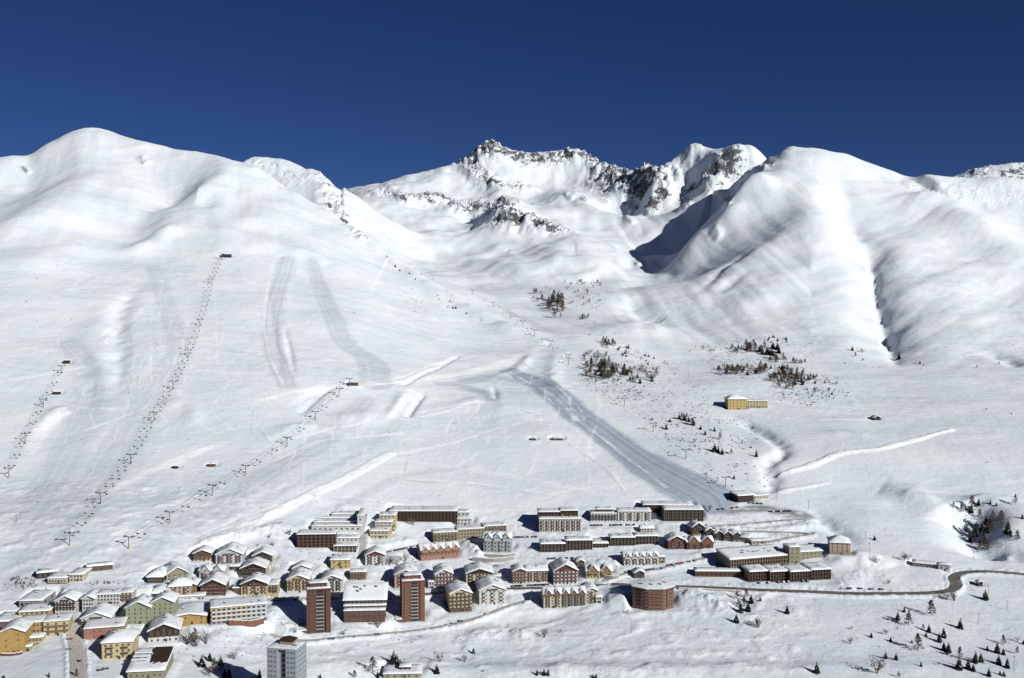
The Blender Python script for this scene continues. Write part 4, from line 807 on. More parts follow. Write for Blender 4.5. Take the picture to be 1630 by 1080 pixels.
bld('chalet', 'dark wood chalet on a white base in front of the bright yellow hall', 239, 283, 1021, 1004, 14, 18, st=3, bays=5, wall='white', roof=G_, rise=.22, clad='darkwood', clad_from=.45, nch=2)
bld('hotel', 'sand yellow hotel with dark balconies on a street corner', 165, 208, 1049, 1024, 10, 17, st=3, bays=5, wall='paleyellow', roof='hip', rise=.2, balc='darkwood', balc_w=-4, nch=3)
bld('slant_roofed_building', 'building with a huge slanting white roof near the bottom edge at left', 206, 258, 1082, 1069, 8, 24, st=1, bays=6, wall='olive', roof='shed', rise=.12, nch=1, snow=.7)
bld('apartment_block', 'long yellow and white block of eight bays by three floors with grid balconies', 341, 420, 991, 966, 17, 16, st=4, bays=11, wall='paleyellow', split=(.70, 'bluewhite'), nch=5, ww=2.4, wh=1.5, balc='white', base=('concrete', 2.6), snow=.6)
bld('brick_hall', 'wide brick building with a huge sloping snow roof between the two red towers', 549, 611, 990, 973, 4, 8, st=2, bays=8, wall='brickred', nch=0, snow=.6, ww=1.8,
    vols=[dict(box=(548, 612, 972, 966), y0=5, d=4, st=1, bays=10, wall='brickred', nch=0, balc='white', balc_from=0, door=False), dict(box=(547, 612, 964, 957), y0=9, d=18, st=1, bays=10, wall='darkwood', nch=6, roof='shed', rise=.42, snow=.5, balc='brickred', balc_from=0, door=False)])
bld('snowy_villa', 'flat villa with snow covered terraces at the bottom edge below the yellow chalet', 612, 668, 1079, 1073, 3, 16, st=1, bays=5, wall='tan', nch=0, vols=[dict(box=(636, 652, 1070, 1064), y0=6, d=8, st=1, bays=2, wall='darkwood', nch=0)])
# --- outside the village
bld('hospice', 'big yellow hospice standing alone on the snowfields, long wing at its right', 1159, 1188, 652, 636, 3, 18, st=4, bays=5, wall='yellow', roof='hip', rise=.2, nch=4, ww=1.1, snow=.8, vols=[dict(box=(1190, 1224, 650, 638), y0=4, d=14, st=4, bays=7, wall='paleyellow', nch=2, base=('olive', 4))])
bld('hut', 'dark stable hut in the open snowfield right of the hospice', 1391, 1402, 669, 665, 4, 9, st=1, bays=3, sbays=1, wall='darkwood', roof=G_, rise=.25, nch=0, cat='hut')
bld('hut', 'long low half buried hut in the middle of the snowfield above the village', 880, 896, 701, 698, 2, 7, st=1, bays=4, sbays=1, wall='wood', nch=0, cat='hut', ww=.9, wh=.9)
bld('hut', 'small brown hut just left of the long low hut above the village', 847, 853, 701, 698, 2, 5, st=1, bays=1, sbays=0, wall='wood', nch=0, cat='hut', ww=.8, wh=.9)
bld('top_station', 'dark top station of the long chairlift high on the left mountain', 352, 367, 410, 405, 0, 7, st=1, bays=3, sbays=0, wall='darkwood', nch=0, cat='lift station')
bld('top_station', 'dark top station of the second chairlift at the middle of the slope', 555, 569, 614, 609, 0, 7, st=1, bays=3, sbays=0, wall='wood', nch=0, cat='lift station')
bld('hut', 'lone dark hut at the top of the short drag lift on the left', 101, 109, 579, 574, 0, 5, st=1, bays=1, sbays=0, wall='darkwood', nch=0, cat='hut', ww=.8, wh=.9)
bld('hut', 'low dark hut below the top of the short drag lift', 84, 94, 628, 624, 0, 5, st=1, bays=2, sbays=0, wall='darkwood', nch=0, cat='hut', ww=.8, wh=.9)
bld('hut', 'small brown hut below the bright ski track, right of the other', 332, 341, 743, 739, 0, 5, st=1, bays=1, sbays=0, wall='wood', nch=0, cat='hut', ww=.8, wh=.9)
bld('hut', 'tiny dark hut below the bright ski track, left of the other', 276, 282, 746, 742, 0, 4, st=1, bays=1, sbays=0, wall='darkwood', nch=0, cat='hut', ww=.8, wh=.9)
bld('snow_gallery', 'low snow covered gallery with a white arched end near the road bend', 1456, 1490, 903, 898, -24, 8, st=1, bays=8, sbays=0, wall='stone', nch=0, snow=1.2, vols=[dict(box=(1490, 1505, 906, 897), y0=-2, d=8, st=1, bays=2, wall='white', nch=0)])
bld('hut', 'brown wooden shelter below the road bend on the right', 1557, 1564, 933, 927, 0, 4, st=1, bays=1, sbays=1, wall='darkwood', roof=G_, rise=.25, nch=0, cat='hut', ww=.7, wh=.9)

bld('annex', 'small white annex between the cream striped hotel and the brown and cream hotel', 786, 797, 926, 918, 2, 8, st=2, bays=2, sbays=1, wall='white', nch=0)
bld('annex', 'tiny white annex left of the hotel with maroon balconies', 682, 692, 937, 927, 4, 8, st=2, bays=2, sbays=1, wall='white', nch=0)
bld('annex', 'little white annex at the right end of the mint green apartments', 949, 958, 960, 951, 4, 8, st=2, bays=2, sbays=1, wall='white', nch=0)
bld('kiosk', 'small yellow kiosk at the foot of the orange yellow house', 39, 48, 1037, 1030, 10, 5, st=1, bays=2, sbays=1, wall='yellow', nch=0, cat='kiosk')
bld('loading_ramp', 'long dark boarding hall of the chairlift behind the valley station', 142, 176, 908, 901, 22, 8, st=1, bays=6, sbays=1, wall='wood', nch=0, snow=1.0)
bld('loading_ramp', 'dark boarding shed left of the low valley station', 61, 84, 920, 912, 20, 9, st=1, bays=3, sbays=1, wall='darkwood', nch=0, snow=1.0)
bld('garage', 'small snow buried garage right of the five dark gabled chalets', 1180, 1192, 863, 856, -30, 8, st=1, bays=2, sbays=0, wall='concrete', roof='shed', rise=.2, nch=0, cat='garage')
bld('garage', 'flat snow covered garage behind the very long hotel', 1196, 1228, 866, 861, 12, 8, st=1, bays=5, sbays=0, wall='stone', nch=0, cat='garage')
bld('house', 'small ochre house squeezed between two dark chalets on the left', 296, 312, 944, 934, 6, 11, st=3, bays=3, sbays=2, wall='ochre', roof='gable', rise=.22, nch=1, cat='house')
bld('house', 'low cream house in front of the row of upper white hotels', 1020, 1040, 848, 841, 3, 9, st=2, bays=4, sbays=2, wall='cream', roof='gable', axis='x', rise=.2, nch=1, cat='house')
bld('house', 'small wooden house left of the sand coloured twin gabled chalet', 918, 930, 903, 894, 6, 9, st=2, bays=3, sbays=2, wall='wood', roof='gable', rise=.24, nch=1, cat='house')
bld('house', 'small dark chalet below the cream dormer hotel', 1010, 1026, 920, 912, 6, 9, st=2, bays=3, sbays=2, wall='darkwood', roof='gable', rise=.24, nch=1, cat='house')
# towers: placed here, built below
tower_l = Site(490, 525, 1007, 938, 12); tower_l.pad(tower_l.w, 17)
tower_r = Site(641, 675, 989, 925, 12); tower_r.pad(tower_r.w, 17)
tower_w = Site(417, 479, 1079, 1030, 0); 
poly_b = Site(1010, 1075, 972, 940, 0); poly_b.pad(poly_b.w, 24)

# ---------------------------------------------------------------- roads: carved level across, then paved
roads = []
def road(name, label, pts, wm, m='road', k=8):
    L = smooth_line(pts, k); zz0 = L[:, 2].copy()
    for _ in range(12): zz0[1:-1] = (zz0[:-2] + zz0[1:-1] * 2 + zz0[2:]) / 4
    L[:, 2] = zz0; roads.append((name, label, L, wm, m))
def carve():
    for name, label, L, wm, m in roads:
        sl_, d, t, s, zz = dist(L, wm / 2 + 9); wgt = 1 - sstep(wm / 2 + .6, wm / 2 + 6, d)
        bank = np.exp(-((d - wm / 2 - 1.8) / 1.3) ** 2) * (.9 + .9 * fbm(XX[sl_] / 5, YY[sl_] / 5, 2))
        Z[sl_] = Z[sl_] * (1 - wgt) + (zz - .25) * wgt + bank * 1.1
road('main_road', 'cleared main road curving past the village and out to the right', [(1680, 922), (1635, 915), (1590, 911), (1555, 910), (1528, 913), (1517, 921), (1521, 931), (1512, 940), (1480, 944), (1430, 945), (1360, 945), (1280, 942), (1200, 939), (1120, 935), (1060, 934), (1000, 931), (960, 930)], 8.5)
road('village_street', 'snowy street through the middle of the village', [(960, 930), (920, 934), (860, 936), (800, 938), (740, 941), (690, 945), (610, 952), (540, 953), (470, 954), (400, 955), (340, 958), (290, 966), (240, 972)], 7)
road('lower_road', 'narrow cleared road passing below the red towers', [(840, 955), (800, 968), (770, 980), (720, 994), (660, 1004), (600, 1010), (540, 1015), (480, 1020), (430, 1010)], 4.2, 'dirty')
road('side_street', 'packed snow street running down to the bottom edge at the left', [(112, 985), (117, 1010), (122, 1040), (124, 1085)], 9, 'dirty')
road('upper_road', 'snow banked road climbing between the cream dormer hotel and the long hotel', [(960, 925), (990, 914), (1040, 907), (1080, 898), (1130, 886), (1200, 868), (1260, 855), (1290, 850), (1240, 847), (1180, 846)], 5, 'dirty')
road('upper_lane', 'straight snow walled lane below the car park', [(1130, 838), (1190, 834), (1240, 829), (1290, 826)], 4.5, 'dirty')
road('lane', 'snowy lane beside the terraced building', [(573, 888), (577, 870), (578, 850)], 5, 'dirty')
flatten(); carve()
gy, gx = np.gradient(Z, axis=0), np.gradient(Z, axis=1)
sx_ = gx / np.gradient(XX, axis=1); sy_ = (gy - sx_ * np.gradient(XX, axis=0)) / np.gradient(YY, axis=0)
steep = np.hypot(sx_, sy_)
rockf = rockm * sstep(.35, .95, steep) * .75 + rockm * .12
build_ground()
def ribbon(name, label, L, wm, m, lift=0.0):
    b = MB(); n_ = len(L); off = [-wm / 2, -wm / 4, 0, wm / 4, wm / 2]
    for i in range(n_):
        a, c = L[max(i - 1, 0)], L[min(i + 1, n_ - 1)]; dx, dy = c[0] - a[0], c[1] - a[1]; l_ = math.hypot(dx, dy) + 1e-9
        for o in off: b.v.append((L[i, 0] - dy / l_ * o * _sr.uniform(.93, 1.0), L[i, 1] + dx / l_ * o, L[i, 2] + lift))
    for i in range(n_ - 1):
        for j in range(4): k = i * 5 + j; b.f.append((k, k + 5, k + 6, k + 1)); b.m.append(b.mi(m))
    b.k[m] = 0
    o = link(name, b.mesh(name, True)); o['kind'] = 'structure'; o['label'] = label
for i, (name, label, L, wm, m) in enumerate(roads): ribbon(name, label, L, wm, m, .12 + .006 * i)

for name, label, cat, group, s, vols in blds:
    root = thing(name, label, cat, (s.x, s.y, s.zb), s.yaw, group)
    for v_ in vols:
        v_ = dict(v_); h = v_.pop('h'); st = v_.get('st', 2); v_['sh'] = max(2.2, h / st) if st > 1 else max(2.4, h)
        wh = v_.get('wh', 1.6); v_['wh'] = min(wh, v_['sh'] * .6); bw = v_['w_'] / v_.get('bays', 4); v_['ww'] = min(v_.get('ww', 1.45), bw * .62)
        volume(root, **v_)

    if name == 'slant_roofed_building':
        w_, h = s.w, vols[0]['h']
        p_ = MB().prism([(8, h + 1.6), (27, h + 4.2), (27, h + 6.4), (8, h + 1.9)], w_ * .02, w_ * .52, 'darkwood', 'x').mesh('roof_panel'); link('roof_panel', p_, root)
        for q in range(3): link('terrace', MB().box(-w_ * .5, -w_ * .1, 12 + q * 5, 13 + q * 5, h + 1.6 + q * .6, h + 3.2 + q * .6, 'darkwood').box(-w_ * .52, -w_ * .08, 11.6 + q * 5, 14.6 + q * 5, h + 3.2 + q * .6, h + 3.7 + q * .6, 'snow').mesh('terrace'), root)

# ---------------------------------------------------------------- red towers
def red_tower(s, label, wallm, D_=17):
    root = thing('brick_tower', label, 'tower', (s.x, s.y, s.zb), s.yaw, 'twin red brick towers'); w_ = s.w; n_ = 12; h = s.h * .94; sh = h / n_
    link('wall', MB().box(-w_ / 2, w_ / 2, 0, D_, -6, h, wallm).mesh('wall'), root)
    b = MB(); b.box(-w_ / 2 - .1, -w_ / 2 + w_ * .2, -.9, -.005, -6, h - .3, wallm); link('brick_fin', b.mesh('brick_fin'), root)
    b = MB(); b.box(w_ / 2 - w_ * .2, w_ / 2 + .1, -.9, -.005, -6, h - .3, wallm); link('brick_fin', b.mesh('brick_fin'), root)
    bm_ = MB().box(-2.9, 2.9, -1.2, 0, 0, .18, 'concrete').box(-2.9, 2.9, -1.2, -1.1, .18, .75, 'frame').mesh('balcony'); wm_ = window_mesh(4.6, sh * .6, 'darkwood'); sw = window_mesh(1.0, 1.2, 'darkwood')
    for i in range(n_):
        z = i * sh
        if i > 0 and i < n_ - 1: link('balcony', bm_, root, (w_ * .05, -.01, z + .1))
        link('window', wm_, root, (w_ * .05, -.012, z + .35))
        link('window', sw, root, (-w_ * .4, -.91, z + 1)); 
        for y in (3, 8, 13): link('window', sw, root, (w_ / 2 + .005, y, z + 1), R(90)); link('window', sw, root, (-w_ / 2 - .005, y, z + 1), R(-90))
    r_ = link('roof', MB().box(-w_ / 2 - .3, w_ / 2 + .3, -1.1, D_ + .3, h, h + .9, wallm).mesh('roof'), root); snow_slab(-w_ / 2, w_ / 2, -.8, D_, h + .9, .45, r_)
    p = link('penthouse', MB().box(-w_ * .36, w_ * .36, 3, 12, h + .9, h + 4.0, wallm).box(-w_ * .40, w_ * .40, 2.5, 12.5, h + 4.0, h + 4.3, 'darkwood').mesh('penthouse'), root); snow_slab(-w_ * .4, w_ * .4, 2.5, 12.5, h + 4.3, .45, p)
    for i in range(4): link('window', sw, p, (-w_ * .27 + i * w_ * .18, 2.995, h + 1.8))
    link('entrance', MB().box(-w_ / 2 - 5, -w_ / 2 - .2, -3, 6, -4, 3.4, wallm).box(-w_ / 2 - 5.2, -w_ / 2 - .2, -3.2, 6.2, 3.4, 4.0, 'snow').mesh('entrance'), root)
red_tower(tower_l, 'left of the two tall red brick towers, darker red with white balcony strip', 'brickred')
red_tower(tower_r, 'right of the two tall red brick towers, more orange red', 'brick')

# ---------------------------------------------------------------- white tower at the bottom edge
s = tower_w; a, c = ray(448, 1026); TD = 600; tx, tz = a * TD, HC + c * TD; k = TD * 1.03 / F; w_ = 62 * k; n_ = 12; sh = 3.0; h = n_ * sh; zb = tz - h - 3.5
root = thing('white_tower', 'pale grey apartment tower cut off by the bottom edge, dark recess down its middle', 'tower', (tx, TD, zb), R(-12))
fw, fd = w_ * .80, w_ * .62
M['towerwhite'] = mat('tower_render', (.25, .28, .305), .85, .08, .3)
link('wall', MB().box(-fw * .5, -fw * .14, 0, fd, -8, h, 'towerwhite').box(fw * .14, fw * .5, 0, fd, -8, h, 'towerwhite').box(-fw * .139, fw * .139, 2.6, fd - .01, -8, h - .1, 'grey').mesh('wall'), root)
sw = window_mesh(.95, 1.3, 'frame'); dw = window_mesh(1.3, 1.6, 'darkwood')
for i in range(n_):
    z = i * sh + .9
    for x in (-.42, -.33, -.22, .22, .33, .42): link('window', sw, root, (fw * x, -.005, z))
    link('window', dw, root, (0, 2.595, z))
    for y in (.12, .3, .42, .6, .74, .9): link('window', sw, root, (fw * .5 + .005, fd * y, z), R(90))
    for y in (.2, .45, .8): link('window', sw, root, (-fw * .5 - .005, fd * y, z), R(-90))
r_ = link('roof', MB().box(-fw * .5 - .2, fw * .5 + .2, -.2, fd + .2, h, h + .8, 'towerwhite').mesh('roof'), root); snow_slab(-fw * .5 + .3, fw * .5 - .3, .3, fd - .3, h + .8, .25, r_)
p = link('penthouse', MB().box(-fw * .22, fw * .2, fd * .45, fd * .85, h + .9, h + 3.6, 'khaki').mesh('penthouse'), root)
pr = MB().prism([(-fw * .27, h + 3.6), (-fw * .02, h + 4.6), (fw * .25, h + 3.6), (fw * .25, h + 3.3), (-fw * .27, h + 3.3)], fd * .4, fd * .9, 'darkwood').mesh('penthouse_roof'); link('roof', pr, p)
chimney(r_, -fw * .3, fd * .6, h + 1.2, 1.2); chimney(r_, fw * .35, fd * .4, h + 1.2, .9)

# ---------------------------------------------------------------- round fronted brown building
s = poly_b; w_ = s.w; R0 = w_ / 2 / math.cos(math.pi / 8) * .98; n_ = 6; sh = s.h / n_
root = thing('octagonal_building', 'brown many sided apartment building with snow cap beside the main road', 'building', (s.x, s.y + R0 * .8, s.zb)); prof = []
NS = 8; ang = [R(-90 + 22.5 + 45 * i) for i in range(NS)]; pts = [(R0 * math.cos(a_), R0 * .85 * math.sin(a_)) for a_ in ang]
def ring(b, z0, z1, sc, m):
    base = len(b.v)
    for z in (z0, z1): b.v += [(x * sc, y * sc, z) for x, y in pts]
    for i in range(NS): j = (i + 1) % NS; b.f.append((base + i, base + j, base + NS + j, base + NS + i)); b.m.append(b.mi(m))
    b.f.append(tuple(base + NS + i for i in range(NS))); b.m.append(b.mi(m)); b.f.append(tuple(base + i for i in reversed(range(NS)))); b.m.append(b.mi(m)); return b
link('wall', ring(MB(), -6, s.h, 1, 'rust').mesh('wall'), root)
for i in range(NS):
    j = (i + 1) % NS; (ax, ay), (bx, by) = pts[i], pts[j]; L_ = math.hypot(bx - ax, by - ay); an = math.atan2(by - ay, bx - ax); nb = 2 if i % 2 == 0 or 1 else 3; nx_, ny_ = math.sin(an), -math.cos(an)
    nb = max(2, int(L_ / 3.2)); front = (i == NS - 1)
    for q in range(n_):
        for r_i in range(nb):
            t = (r_i + .5) / nb; link('window', window_mesh(1.5, 1.4, 'frame'), root, (ax + (bx - ax) * t + nx_ * .005, ay + (by - ay) * t + ny_ * .005, q * sh + .9), an)
        if q and i in (NS - 1, 0, NS - 2): link('balcony', balcony_mesh(L_ * (.8 if front else .5), 1.3, 'redwood'), root, ((ax + bx) / 2, (ay + by) / 2, q * sh + .1), an)
r_ = link('roof', ring(MB(), s.h + .004, s.h + .5, 1.06, 'darkwood').mesh('roof'), root)
b = MB(); rings = [(1.07, .5), (1.06, .9), (.8, 1.5), (.5, 2.2), (.2, 2.6)]
for sc_, z_ in rings: b.v += [(x * sc_, y * sc_, s.h + z_ + (_sr.uniform(-.1, .1) if z_ > 1 else 0)) for x, y in pts]
for q in range(len(rings) - 1):
    for i in range(NS): j = (i + 1) % NS; b.f.append((q * NS + i, q * NS + j, (q + 1) * NS + j, (q + 1) * NS + i)); b.m.append(b.mi('snow'))
b.f.append(tuple(4 * NS + i for i in range(NS))); b.m.append(0); link('roof_snow', b.mesh('roof_snow'), r_)
for x, y in ((-.5, -.3), (-.1, -.5), (.3, -.45), (.55, -.1), (0, .2)): chimney(r_, x * R0, y * R0 * .85, s.h + 1.6, 1.3, 'rust', .8)
# ---------------------------------------------------------------- retaining walls
def wall_along(label, pts, h, m, thick=.5):
    L = smooth_line(pts, 3); b = MB(); x0, y0, z0 = L[0]
    for i in range(len(L) - 1):
        a, c = L[i], L[i + 1]; d = math.hypot(c[0] - a[0], c[1] - a[1]); an = math.atan2(c[1] - a[1], c[0] - a[0])
        T = Matrix.Translation((a[0] - x0, a[1] - y0, a[2] - z0)) @ Matrix.Rotation(an, 4, 'Z')
        b.box(0, d - .03, -thick, 0, -2.5, h, m, T)
    root = thing('retaining_wall', label, 'wall', (x0, y0, z0)); link('wall', b.mesh('wall'), root); b = MB()
    for i in range(len(L) - 1):
        a, c = L[i], L[i + 1]; d = math.hypot(c[0] - a[0], c[1] - a[1]); an = math.atan2(c[1] - a[1], c[0] - a[0])
        T = Matrix.Translation((a[0] - x0, a[1] - y0, a[2] - z0)) @ Matrix.Rotation(an, 4, 'Z'); b.box(.05, d - .08, -thick - .1, .6, h, h + .3, 'snow', T)
    link('snow_cap', b.mesh('snow_cap'), root)
wall_along('curved grey concrete wall below the pale blue hotel', [(752, 893), (785, 895), (818, 891)], 3.2, 'concrete')
wall_along('upper grey wall with dark garage mouth under the pale blue hotel', [(773, 886), (800, 887), (820, 884)], 2.2, 'stone')
wall_along('pale street wall behind the left red tower', [(424, 957), (455, 957), (487, 955)], 2.4, 'concrete')
wall_along('reddish brown retaining wall under the yellow and white block', [(364, 996), (395, 997), (420, 992)], 4.0, 'rust')
wall_along('brown stone wall below the orange yellow house', [(2, 1044), (20, 1044), (36, 1041)], 1.6, 'maroon')
wall_along('low grey wall along the main road right of the polygon shaped brown building', [(1080, 938), (1130, 940), (1180, 943)], 1.0, 'stone')
wall_along('dark wall beside the street under the snow slope', [(960, 920), (975, 922), (985, 919)], 2.6, 'stone')

# ---------------------------------------------------------------- trees
for k_, c_ in (('needles', (.012, .024, .014)), ('needles2', (.020, .032, .017)), ('larch', (.13, .085, .055)), ('larch2', (.10, .075, .06)), ('twigs', (.15, .115, .09))): M[k_] = mat(k_, c_, .9, .35, 1.5)
tr = random.Random(21)
def spruce(h, seed, m='needles', wid=.30):
    r = random.Random(seed); t = MB().tube((0, 0, -.6), (0, 0, h * .93), h * .022, 'bark', 6, h * .004); b = MB(); s_ = MB(); nl = int(15)
    for i in range(nl):
        f = i / (nl - 1); z = h * (.07 + .90 * f); rad = h * wid * (1 - f) ** .85 + .1
        nb = max(5, int(13 * (1 - f * .6)))
        for j in range(nb):
            a = 2 * math.pi * (j + r.random()) / nb; rr = rad * r.uniform(.65, 1.12); dz = -rr * r.uniform(.25, .5); w_ = rr * r.uniform(.26, .42)
            ca, sa = math.cos(a), math.sin(a); base = (ca * rr * .06, sa * rr * .06, z); mid = (ca * rr * .6, sa * rr * .6, z + dz * .45); tip = (ca * rr, sa * rr, z + dz)
            px_, py_ = -sa * w_, ca * w_
            b.quad([base, (mid[0] + px_, mid[1] + py_, mid[2] - .1), tip, (mid[0] - px_, mid[1] - py_, mid[2] - .1)], m)
            b.quad([base, (mid[0], mid[1], mid[2] - w_ * 1.1), tip], m)
            if r.random() < .07: k = .1; s_.quad([(mid[0] * .7, mid[1] * .7, z + dz * .3 + k), (mid[0] + px_ * .6, mid[1] + py_ * .6, mid[2] + k), (tip[0] * .95, tip[1] * .95, tip[2] + k), (mid[0] - px_ * .6, mid[1] - py_ * .6, mid[2] + k)], 'snow')
    return t.mesh('trunk', True), b.mesh('crown'), s_.mesh('snow_tufts')
def larch(h, seed, m='larch', dens=1.0, wid=.40):
    r = random.Random(seed); t = MB().tube((0, 0, -.6), (0, 0, h * .97), h * .02, 'bark', 6, h * .004); b = MB()
    for i in range(int(60 * dens)):
        f = r.random() ** .8; z = h * (.14 + .84 * f); rad = h * wid * (1 - f) ** .7 * r.uniform(.6, 1.1) + .15; a = r.random() * 6.283
        tip = Vector((math.cos(a) * rad, math.sin(a) * rad, z + rad * .12)); b.tube((0, 0, z - .1), tip, h * .006 + .02, m, 3, .02)
        for q in range(9):
            p = tip * r.uniform(.35, 1); p.z = z + r.uniform(-.03, .04) * h; d = Vector((r.uniform(-1, 1), r.uniform(-1, 1), r.uniform(-.5, .9))) * h * .055
            e = d.orthogonal().normalized() * h * .026; b.quad([p - e, p + d, p + e], m)
    return t.mesh('trunk', True), b.mesh('crown'), None
def bush(h, seed, m='twigs'):
    r = random.Random(seed); t = MB(); b = MB()
    for i in range(6):
        a = r.random() * 6.283; q = Vector((math.cos(a) * h * .35, math.sin(a) * h * .35, h * r.uniform(.6, .9))); t.tube((0, 0, -.3), q, h * .022, 'bark', 4, .02)
        for k in range(24):
            p = q * r.uniform(.4, 1.1); d = Vector((r.uniform(-1, 1), r.uniform(-1, 1), r.uniform(-.2, 1))) * h * .16; e = d.orthogonal().normalized() * h * .024; p = p + Vector((r.uniform(-.2, .2), r.uniform(-.2, .2), r.uniform(-.1, .1))) * h; b.quad([p - e, p + d, p + e], m)
    return t.mesh('stems', True), b.mesh('twigs'), None
TP = {'c': [spruce(10, i, ['needles', 'needles2'][i % 2], .27 + .035 * (i % 3)) for i in range(5)], 'l': [larch(10, 40 + i, ['larch', 'larch2'][i % 2], 1 + .3 * (i % 2)) for i in range(5)], 'b': [bush(5, 80 + i, ['twigs', 'larch'][i % 2]) for i in range(4)]}
KN = {'c': ('spruce_tree', 'tree', 'trunk', 'crown'), 'l': ('larch_tree', 'tree', 'trunk', 'crown'), 'b': ('bare_bush', 'bush', 'stems', 'twigs')}
def ordn(i): return '%d%s' % (i, 'th' if 10 <= i % 100 <= 20 else {1: 'st', 2: 'nd', 3: 'rd'}.get(i % 10, 'th'))
DESC = {'c': 'dark green spruce', 'l': 'bare brown larch', 'b': 'leafless twiggy bush'}
NB = {'c': 'spruces', 'l': 'larches', 'b': 'bushes'}
def plant(lst, place, k0='c'):
    """lst: (px, py of the foot, height in pixels, kind)"""
    seen = set(); lst = [(q[0], q[1], q[2], q[3] if len(q) > 3 else k0) for q in lst]
    for kind in 'clb':
        sub = sorted([q for q in lst if q[3] == kind]); n_ = len(sub)
        for i, (px, py, hp, _) in enumerate(sub):
            x, y, z = hit(px, py)
            if z < -60: continue
            k = math.hypot(y, HC - z) / F; h = hp * k * (1.2 if py > 790 else 1.05); v_ = tr.randrange(len(TP[kind])); H0 = 10 if kind != 'b' else 5; sc = h / H0; nm, cat, pa, pb = KN[kind]
            lab = ('%s %s' % (DESC[kind], place)) + (', %s from left' % ordn(i + 1) if n_ > 1 else ''); 
            o = thing(nm, lab, cat, (x, y, z), tr.random() * 6.28, ('%s %s' % (NB[kind], place)) if n_ > 1 else None); o.scale = (sc * tr.uniform(.9, 1.15), sc * tr.uniform(.9, 1.15), sc)
            a, b_, c_ = TP[kind][v_]; link(pa, a, o); cr = link(pb, b_, o, kind='stuff' if kind == 'b' else None)
            if c_: link('snow_tufts', c_, cr, kind='stuff')
def crop(lst, ox, oy, s): return [(ox + q[0] / s, oy + q[1] / s, q[2] / s) + tuple(q[3:]) for q in lst]
def cluster(cx, cy, rx, ry, n_, hp, kinds, ox=850, oy=420, s=3.375):
    o = []; hp *= 1.0; rx *= 1.4; ry *= 1.35
    for i in range(int(n_ * 2.1 + .5)):
        a = tr.random() * 6.283; r_ = math.sqrt(tr.random()); o.append((ox + (cx + rx * r_ * math.cos(a)) / s, oy + (cy + ry * r_ * math.sin(a)) / s, hp / s * tr.uniform(.55, 1.15), tr.choice(kinds)))
    return o
plant(crop([(465, 745, 45), (502, 700, 30), (643, 815, 45), (728, 845, 52), (703, 872, 50), (823, 795, 55), (313, 845, 28), (424, 868, 26), (395, 968, 40), (455, 975, 38), (598, 1012, 28), (728, 920, 50), (755, 932, 55), (815, 1028, 70), (868, 1028, 60), (898, 1040, 40), (910, 990, 62),
            (940, 985, 50), (987, 1068, 44), (1035, 935, 60), (1070, 945, 35), (1043, 998, 50), (1092, 1020, 55), (1050, 1060, 25), (1072, 1068, 28), (978, 922, 30), (966, 630, 55), (545, 878, 22), (462, 795, 14), (627, 840, 25), (1185, 885, 25), (0, 1050, 60),
            (655, 722, 75, 'l'), (527, 780, 72, 'l'), (580, 922, 80, 'l'), (820, 965, 55, 'l'), (610, 800, 25, 'l'), (1070, 885, 45, 'l'), (1150, 940, 35, 'l'), (470, 1078, 30, 'l'), (345, 1050, 75, 'b'), (190, 885, 35, 'b'), (400, 830, 30, 'b'), (745, 630, 40, 'b'), (790, 635, 55, 'b'),
            (200, 800, 18, 'b'), (185, 575, 20, 'b'), (140, 575, 18, 'b'), (1150, 870, 25, 'b'), (695, 1005, 20, 'b'), (410, 540, 25, 'b')], 1300, 780, 3.6), 'on snow below the main road')
plant(crop([(928, 88, 40), (995, 80, 24), (1030, 92, 20), (1095, 250, 75), (1178, 165, 30), (885, 130, 45), (980, 245, 45), (890, 125, 75, 'l'), (1058, 215, 80, 'l'), (1150, 290, 50, 'l'), (1138, 85, 50, 'l'), (935, 170, 50, 'l'), (785, 105, 30, 'l'), (860, 250, 40, 'l'), (915, 240, 45, 'l'), (990, 250, 70, 'l'),
            (950, 310, 70, 'l'), (905, 300, 50, 'l'), (965, 350, 60, 'l'), (1010, 190, 60, 'l'), (830, 130, 40, 'l'), (935, 340, 40, 'l'), (985, 340, 45, 'l'), (870, 130, 30, 'l'), (905, 270, 60), (950, 240, 60), (880, 300, 45), (970, 200, 55)], 1300, 780, 3.6), 'around the shaded ravine at right')
plant(crop([(505, 405, 40, 'b'), (345, 420, 35, 'b'), (525, 400, 30, 'b'), (332, 288, 28, 'c')], 1300, 780, 3.6), 'on the knolls right of the pink villa')
plant(crop([(265, 970, 80), (340, 900, 60), (318, 960, 70), (235, 1040, 60), (598, 975, 60), (405, 885, 32), (240, 870, 50, 'l'), (305, 860, 50, 'l'), (290, 930, 60, 'l'), (395, 1075, 60, 'b'), (250, 930, 50, 'l'), (380, 1080, 50, 'l')], 1120, 760, 4.5), 'below the staggered blocks')
plant(crop([(460, 440, 70), (475, 446, 60), (492, 450, 45), (675, 475, 38), (592, 465, 22), (93, 500, 20), (380, 500, 35), (858, 378, 28), (1175, 485, 28), (1210, 485, 30), (1230, 485, 28), (1470, 500, 25), (1455, 500, 20), (355, 480, 70, 'l'), (265, 498, 30, 'l'), (690, 420, 40, 'b'), (815, 420, 30, 'b'),
            (1210, 300, 40, 'b'), (1290, 275, 20, 'b'), (597, 300, 15, 'b'), (380, 250, 40, 'b'), (908, 470, 12, 'b'), (1625, 180, 20, 'b')], 480, 920, 3.135), 'along the bottom edge')
